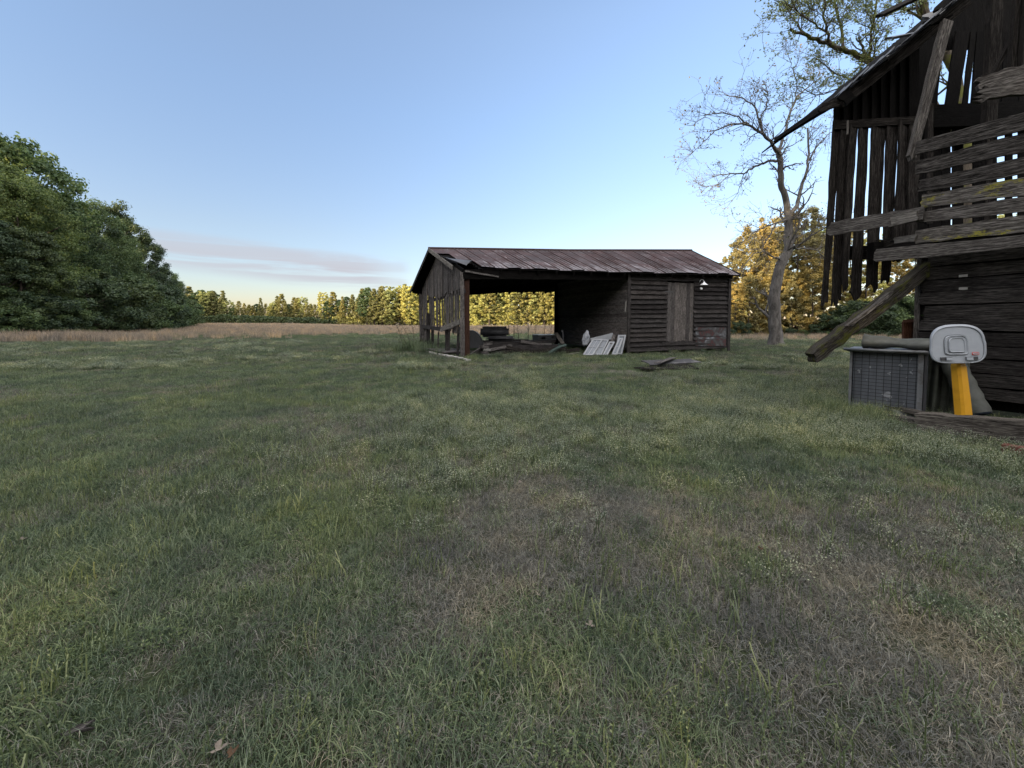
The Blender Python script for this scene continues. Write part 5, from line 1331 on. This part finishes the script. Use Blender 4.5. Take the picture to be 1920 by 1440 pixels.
def f_green(i): V, Fc = blades(gr, 70, .09, .046, .0021, 1.7, .9); proto(nm('green'), V, Fc, [G_GREEN])
def f_long(i): V, Fc = blades(gr, 50, .08, .078, .0023, 2.1, .7, 4); proto(nm('long'), V, Fc, [G_GREEN])
def f_straw(i): V, Fc = blades(gr, 80, .09, .055, .0016, 3.0, 1.5, 4); proto(nm('straw'), V, Fc, [G_STRAW])
def f_weed(i): V, Fc, MI = weed(gr, 5, .075, .0095); proto(nm('weed'), V, Fc, [G_WEED, G_WEED], MI)
def f_pale(i): V, Fc, MI = weed(gr, 8, .075, .0085, True); proto(nm('pale'), V, Fc, [G_WEED, G_PALE], MI)
def f_clover(i):
    V = []; Fc = []
    for k in range(46):
        a = gr.uniform(0, 6.283); q = .075 * math.sqrt(gr.random()); c = np.array([math.cos(a) * q, math.sin(a) * q, gr.uniform(.012, .05)])
        for l in range(3):
            an = a + l * 2.09; d = np.array([math.cos(an), math.sin(an), gr.uniform(-.15, .35)]); sd = np.array([-math.sin(an), math.cos(an), gr.uniform(-.2, .2)]); L = gr.uniform(.0045, .0085)
            n = len(V); V += [tuple(c), tuple(c + d * L * .6 - sd * L * .45), tuple(c + d * L), tuple(c + d * L * .6 + sd * L * .45)]; Fc.append((n, n + 1, n + 2, n + 3))
    proto(nm('clover'), V, Fc, [G_CLOV])
def f_clump(i): V, Fc = blades(gr, 150, .24, .08, .006, 1.4, .9, 2); proto(nm('clump'), V, Fc, [G_GREEN])
def f_sedge(i): V, Fc = blades(gr, 80, .32, .42, .013, .6, .35, 2); proto(nm('sedge'), V, Fc, [G_SEDGE])
def f_clumps(i): V, Fc = blades(gr, 90, .28, .10, .008, 1.6, 1.0, 2); proto(nm('clumps'), V, Fc, [G_STRAW])
def f_tall(i): V, Fc = blades(gr, 60, .12, .34, .006, .9, .4, 4); proto(nm('tall'), V, Fc, [G_GREEN])
def f_palec(i): V, Fc, MI = weed(gr, 22, .11, .013, True); V = [(v[0] * 2.2, v[1] * 2.2, v[2]) for v in V]; proto(nm('palec'), V, Fc, [G_WEED, G_PALE], MI)
for k, fn, n in (('green', f_green, 6), ('long', f_long, 5), ('straw', f_straw, 6), ('weed', f_weed, 6), ('pale', f_pale, 6), ('clover', f_clover, 5), ('clump', f_clump, 4), ('sedge', f_sedge, 4), ('clumps', f_clumps, 3), ('tall', f_tall, 3), ('palec', f_palec, 4)): reg(k, fn, n)

def gn_tree():
    ng = bpy.data.node_groups.new('scatter', 'GeometryNodeTree')
    ng.interface.new_socket('Geometry', in_out='INPUT', socket_type='NodeSocketGeometry'); ng.interface.new_socket('Geometry', in_out='OUTPUT', socket_type='NodeSocketGeometry')
    gi = ng.nodes.new('NodeGroupInput'); go = ng.nodes.new('NodeGroupOutput')
    ci = ng.nodes.new('GeometryNodeCollectionInfo'); ci.inputs['Collection'].default_value = protos; ci.inputs['Separate Children'].default_value = True; ci.inputs['Reset Children'].default_value = True
    ip = ng.nodes.new('GeometryNodeInstanceOnPoints'); ip.inputs['Pick Instance'].default_value = True
    def attr(nm_, ty):
        a = ng.nodes.new('GeometryNodeInputNamedAttribute'); a.data_type = ty; a.inputs['Name'].default_value = nm_; return a.outputs['Attribute']
    L = ng.links.new
    L(gi.outputs[0], ip.inputs['Points']); L(ci.outputs[0], ip.inputs['Instance']); L(attr('idx', 'INT'), ip.inputs['Instance Index'])
    L(attr('rot', 'FLOAT_VECTOR'), ip.inputs['Rotation']); L(attr('scl', 'FLOAT_VECTOR'), ip.inputs['Scale']); L(ip.outputs[0], go.inputs[0])
    return ng
GN = gn_tree()
def scatter(name, P, idx, scl, label, cat='grass'):
    n = len(P); me = bpy.data.meshes.new(name); me.vertices.add(n); me.vertices.foreach_set('co', P.astype(np.float32).ravel())
    a = me.attributes.new('idx', 'INT', 'POINT'); a.data.foreach_set('value', idx.astype(np.int32))
    rot = np.zeros((n, 3), np.float32); rot[:, 2] = RNG.uniform(0, 6.283, n); rot[:, 0] = RNG.normal(size=n) * .08
    a = me.attributes.new('rot', 'FLOAT_VECTOR', 'POINT'); a.data.foreach_set('vector', rot.ravel())
    if scl.ndim == 1: scl = np.repeat(scl[:, None], 3, 1)
    a = me.attributes.new('scl', 'FLOAT_VECTOR', 'POINT'); a.data.foreach_set('vector', scl.astype(np.float32).ravel())
    me.update()
    o = bpy.data.objects.new(name, me); COL.objects.link(o); md = o.modifiers.new('scatter', 'NODES'); md.node_group = GN
    tag(o, label, cat, kind='stuff'); return o
def fan(d0, d1, dens):
    """points in the camera's field (a little wider), between forward distances d0, d1"""
    m = 2.3 if d1 < 13 else 1.0; wmax = 1.5 * d1 + m
    n = int(2 * wmax * (d1 - d0) * dens); y = RNG.uniform(d0, d1, n); x = RNG.uniform(-wmax, wmax, n)
    k = np.abs(x) < 1.5 * np.maximum(y, 0) + m
    return x[k], y[k]
def pick(kind, n): return np.array(KIND[kind])[RNG.integers(0, len(KIND[kind]), n)]
# barn / shed footprints keep out
def keep(x, y):
    inb = ((x - 5.3) * .87 + (y - 5.0) * .49 > .12) & ((x - 5.3) * .49 - (y - 5.0) * .87 > -.15)
    ins = ((x - SH[0].x) * (-.242) + (y - SH[0].y) * .97 > .05) & (x > SH[0].x) & (x < SH[1].x) & (y < 22)
    pc = gp(1135, 697); bare = (((x - pc.x) * .5) ** 2 + ((y - pc.y) * 1.15) ** 2 < .45 + .5 * (vnoise(x, y, 3) - .5))
    return ~(inb | ins | (bare & (RNG.random(len(x)) < .7)))
def dry(x, y):
    """0..1 how dry: thatch at the right foreground, patches elsewhere"""
    g = smooth(-.6, 1.6, x - .25 * y) * smooth(5.5, 1.5, y) if False else smooth(-.95, .1, x) * (1 - smooth(1.7, 3.6, y))
    return np.clip(.20 + .85 * g * (.35 + 1.1 * smooth(.35, .65, fbm(x, y, 1.3, 2))) + smooth(.56, .64, fbm(x, y, .8, 4)) * .5, 0, 1)
def pal(x, y):
    """pale seeding weeds: a broad belt in front of the shed, mostly right of centre"""
    return 1.4 * np.exp(-((y - 5.2) / 3.0) ** 2) * smooth(-3.0, .8, x) * smooth(.32, .56, fbm(x, y, .7, 6)) * smooth(1.7, 3.4, y) + .08 * (fbm(x, y, .9, 8) > .55) * smooth(1.2, 2.5, y)
allP = []; allI = []; allS = []
def addk(kind, x, y, s, zoff=0.0):
    m = keep(x, y); x = x[m]; y = y[m]; s = s[m]
    allP.append(np.stack([x, y, hz(x, y) + zoff], 1)); allI.append(pick(kind, len(x))); allS.append(s)
for d0, d1, dens, sc in ((-.4, 2.6, 480, 1.0), (2.6, 6.0, 260, 1.08), (6.0, 12.0, 100, 1.25)):
    x, y = fan(d0, d1, dens); d = dry(x, y); r = RNG.random(len(x)); hs = (.75 + .6 * fbm(x, y, 1.6, 9)) * sc
    g = r > d
    addk('green', x[g], y[g], hs[g] * RNG.uniform(.7, 1.2, g.sum())); 
    g2 = ~g; addk('straw', x[g2], y[g2], sc * RNG.uniform(.8, 1.25, g2.sum()))
    x, y = fan(d0, d1, dens * .22); g = (fbm(x, y, .9, 12) > .47) & (RNG.random(len(x)) > dry(x, y) * .95); addk('long', x[g], y[g], sc * RNG.uniform(.6, 1.15, g.sum()))
    x, y = fan(d0, d1, dens * .5); g = RNG.random(len(x)) < smooth(.42, .62, fbm(x, y, 1.0, 15)) * (1 - .45 * smooth(0, 1.5, x)) + .05; addk('weed', x[g], y[g], sc * RNG.uniform(.6, 1.35, g.sum()))
    x, y = fan(d0, d1, dens * .5); g = RNG.random(len(x)) < (.06 + .4 * smooth(.48, .72, fbm(x, y, 1.9, 21))) * (1 - .9 * dry(x, y)); addk('clover', x[g], y[g], sc * RNG.uniform(.7, 1.3, g.sum()))
    x, y = fan(d0, d1, dens * .7); g = RNG.random(len(x)) < pal(x, y); addk('pale', x[g], y[g], sc * 1.15 * RNG.uniform(.7, 1.2, g.sum()))
P = np.concatenate(allP); I = np.concatenate(allI); SC = np.concatenate(allS)
scatter('grass', P, I, SC, 'short mixed grass, dry thatch and weeds across the yard')
allP = []; allI = []; allS = []
x, y = fan(11, 26, 26); d = dry(x, y); g = RNG.random(len(x)) > .22; addk('clump', x[g], y[g], RNG.uniform(.7, 1.3, g.sum()) * (.6 + .7 * fbm(x[g], y[g], .5, 3))); addk('clumps', x[~g], y[~g], RNG.uniform(.7, 1.2, (~g).sum()))
x, y = fan(9, 24, 6); g = RNG.random(len(x)) < smooth(.45, .7, fbm(x, y, .4, 6)); addk('palec', x[g], y[g], RNG.uniform(.8, 1.4, g.sum()))
x, y = fan(26, 60, 4); g = RNG.random(len(x)) > smooth(28, 44, y + 14 * (fbm(x, y, .1, 3) - .5)) * .85; addk('clump', x[g], y[g], RNG.uniform(1.1, 1.9, g.sum()))
P = np.concatenate(allP); I = np.concatenate(allI); SC = np.concatenate(allS)
scatter('grass', P, I, SC, 'green mown grass beyond the shed and out towards the field')
allP = []; allI = []; allS = []
x, y = fan(20, 90, 1.3); z = y + 16 * (fbm(x, y, .09, 3) - .5) + np.where(x < -15, 7, 0); g = (RNG.random(len(x)) < smooth(27, 40, z)) & (x < 26 ); addk('sedge', x[g], y[g], RNG.uniform(.6, 1.25, g.sum()) * (.6 + .6 * fbm(x[g], y[g], .3, 5)))
x, y = fan(90, 190, .22); g = (x < 120) & (x > -.9 * y + 0); addk('sedge', x[g], y[g], RNG.uniform(1.0, 1.7, g.sum()))
x, y = fan(23, 31, 4); g = (x > 14) & (RNG.random(len(x)) < .5); addk('sedge', x[g], y[g], RNG.uniform(.5, .9, g.sum()))
# denser plumes at the left wood's foot
x = RNG.uniform(-40, -16, 1500); y = RNG.uniform(21, 40, 1500); g = (np.abs(x * .55 + y - 8.0) < 3.0) & (RNG.random(1500) < .75); addk('sedge', x[g], y[g], RNG.uniform(.8, 1.5, g.sum()))
P = np.concatenate(allP); I = np.concatenate(allI); SC = np.concatenate(allS)
scatter('sedge', P, I, SC, 'pinkish dry sedge covering the far field')
# taller tufts round posts, crate and shed foot
pts = []
def line(a, b, n, j): 
    for i in range(n): 
        t = RNG.random(); q = a.lerp(b, t); pts.append((q.x + RNG.normal() * j, q.y + RNG.normal() * j))
line(gp(755, 655), gp(805, 662), 70, .5); line(gp(790, 655), gp(800, 650), 40, .3); line(gp(880, 672), gp(1075, 668), 90, .18); line(gp(1176, 664), gp(1362, 661), 60, .12); line(gp(1540, 765), gp(1640, 790), 60, .16); line(gp(870, 678), gp(890, 676), 20, .1)
pp = np.array(pts); x = pp[:, 0]; y = pp[:, 1]
scatter('tall_grass', np.stack([x, y, hz(x, y)], 1), pick('tall', len(x)), RNG.uniform(.4, 1.0, len(x)) * np.where(x < -2, 1.5, .7), 'taller rank grass round the shed foot and crate')

# individual weedy stalks by the gable, seen against the treeline
rs_ = random.Random(31)
st = [(757, 655, 738, 600), (765, 655, 741, 608), (778, 655, 768, 592), (785, 650, 800, 590), (772, 652, 752, 607)]
sd = ['longest bare weed stalk leaning left beside the gable', 'short weed stalk leaning left at the outer side of the clump', 'straight weed stalk in the middle of the clump by the gable', 'weed stalk bending right in front of the gable boards', 'low curved weed stalk left of the straight one']
for (a, b, c, d), l in zip(st, sd):
    p = gp(a, b); D = p.y; e = px(c, d, D); m = MB(); md_ = p.lerp(e, .5) + Vector((.05, 0, .06)); m.tube([p, md_, e], [.012, .009, .005], 5)
    for k in range(7):
        q = p.lerp(e, .35 + .6 * k / 7); dd = Vector((rs_.uniform(-1, 1), rs_.uniform(-.5, .5), rs_.uniform(.2, 1))).normalized(); m.tube([q, q + dd * .25], [.005, .003], 4)
    one('weed_stalk', m, BARKD, l, 'weed', 'weed stalks beside the gable')
# saplings/dead stalks seen through the bay
for i, (u, h) in enumerate([(955, 38), (972, 30), (990, 55), (1003, 34), (1018, 44), (1030, 30), (1038, 40), (963, 26)]):
    D = 20.5 + rs_.uniform(0, 2); p = px(u, 640, D); p.z = 0; m = MB(); hh = h * D / F; top = p + Vector((rs_.uniform(-.15, .15), 0, hh * 1.3))
    m.tube([p, p.lerp(top, .5) + Vector((.04, 0, 0)), top], [.02, .013, .005], 5)
    for k in range(8):
        q = p.lerp(top, .3 + .65 * k / 8); dd = Vector((rs_.uniform(-1, 1), rs_.uniform(-.5, .5), rs_.uniform(.3, 1))).normalized(); m.tube([q, q + dd * .35], [.007, .003], 4)
    one('dead_stalk', m, BARKD, 'thin dead stalk behind the open bay, %s of the row' % ordn(i), 'weed', 'dead stalks behind the open bay')
# fallen leaves in the foreground
def leaf(u, v, size, m, label, rz, tilt=.35):
    size *= .42; c = gp(u, v); c.z = .03; mb = MB(); n = 14; ring = []
    for i in range(n):
        a = 2 * math.pi * i / n; r = size * (.42 + .16 * math.cos(a * 3 + 1) + .1 * math.cos(a * 5)); x = math.cos(a) * r * 1.35; y = math.sin(a) * r
        ring.append(c + Matrix.Rotation(rz, 3, 'Z') @ Matrix.Rotation(tilt, 3, 'X') @ Vector((x, y, .7 * abs(y) + .5 * x * x / size)))
    mb.v = [tuple(c)] + [tuple(q) for q in ring]
    for i in range(n): mb.face((0, 1 + i, 1 + (i + 1) % n), [(0, 0)] * 3, True)
    o = one('fallen_leaf', mb, m, label, 'leaf', 'fallen leaves on the grass'); s_ = o.modifiers.new('t', 'SOLIDIFY'); s_.thickness = .001
leaf(1107, 1186, .055, M_DRYLEAF, 'pale curled leaf in the dry grass near the middle', -.6)
leaf(412, 1422, .06, M_DRYLEAF, 'pale broad leaf lying at the bottom edge, left part', .5)
leaf(435, 1432, .05, M_BROWNLEAF, 'dark brown leaf touching the pale leaf at the bottom edge', 1.2)
leaf(1425, 1040, .05, M_BROWNLEAF, 'dark brown leaf in the right part of the lawn', .2)
leaf(42, 1022, .05, M_DRYLEAF, 'small tan leaf near the left edge', .9)
leaf(1028, 1157, .025, M_DRYLEAF, 'tiny pale leaf left of the pale curled one', .1)
leaf(975, 912, .05, M_DRYLEAF, 'pale leaf in the grey dead patch mid-lawn', .4)
mb = MB(); mb.plank(gp(112, 1392) + Vector((0, 0, .015)), gp(178, 1370) + Vector((0, 0, .022)), Vector((.012, .028, .008)), .01, jag=(.02, .02), jit=.006, warp=.4); one('bark_piece', mb, W_SHEDV, 'weathered grey bark piece lying in the lower left grass', 'bark')
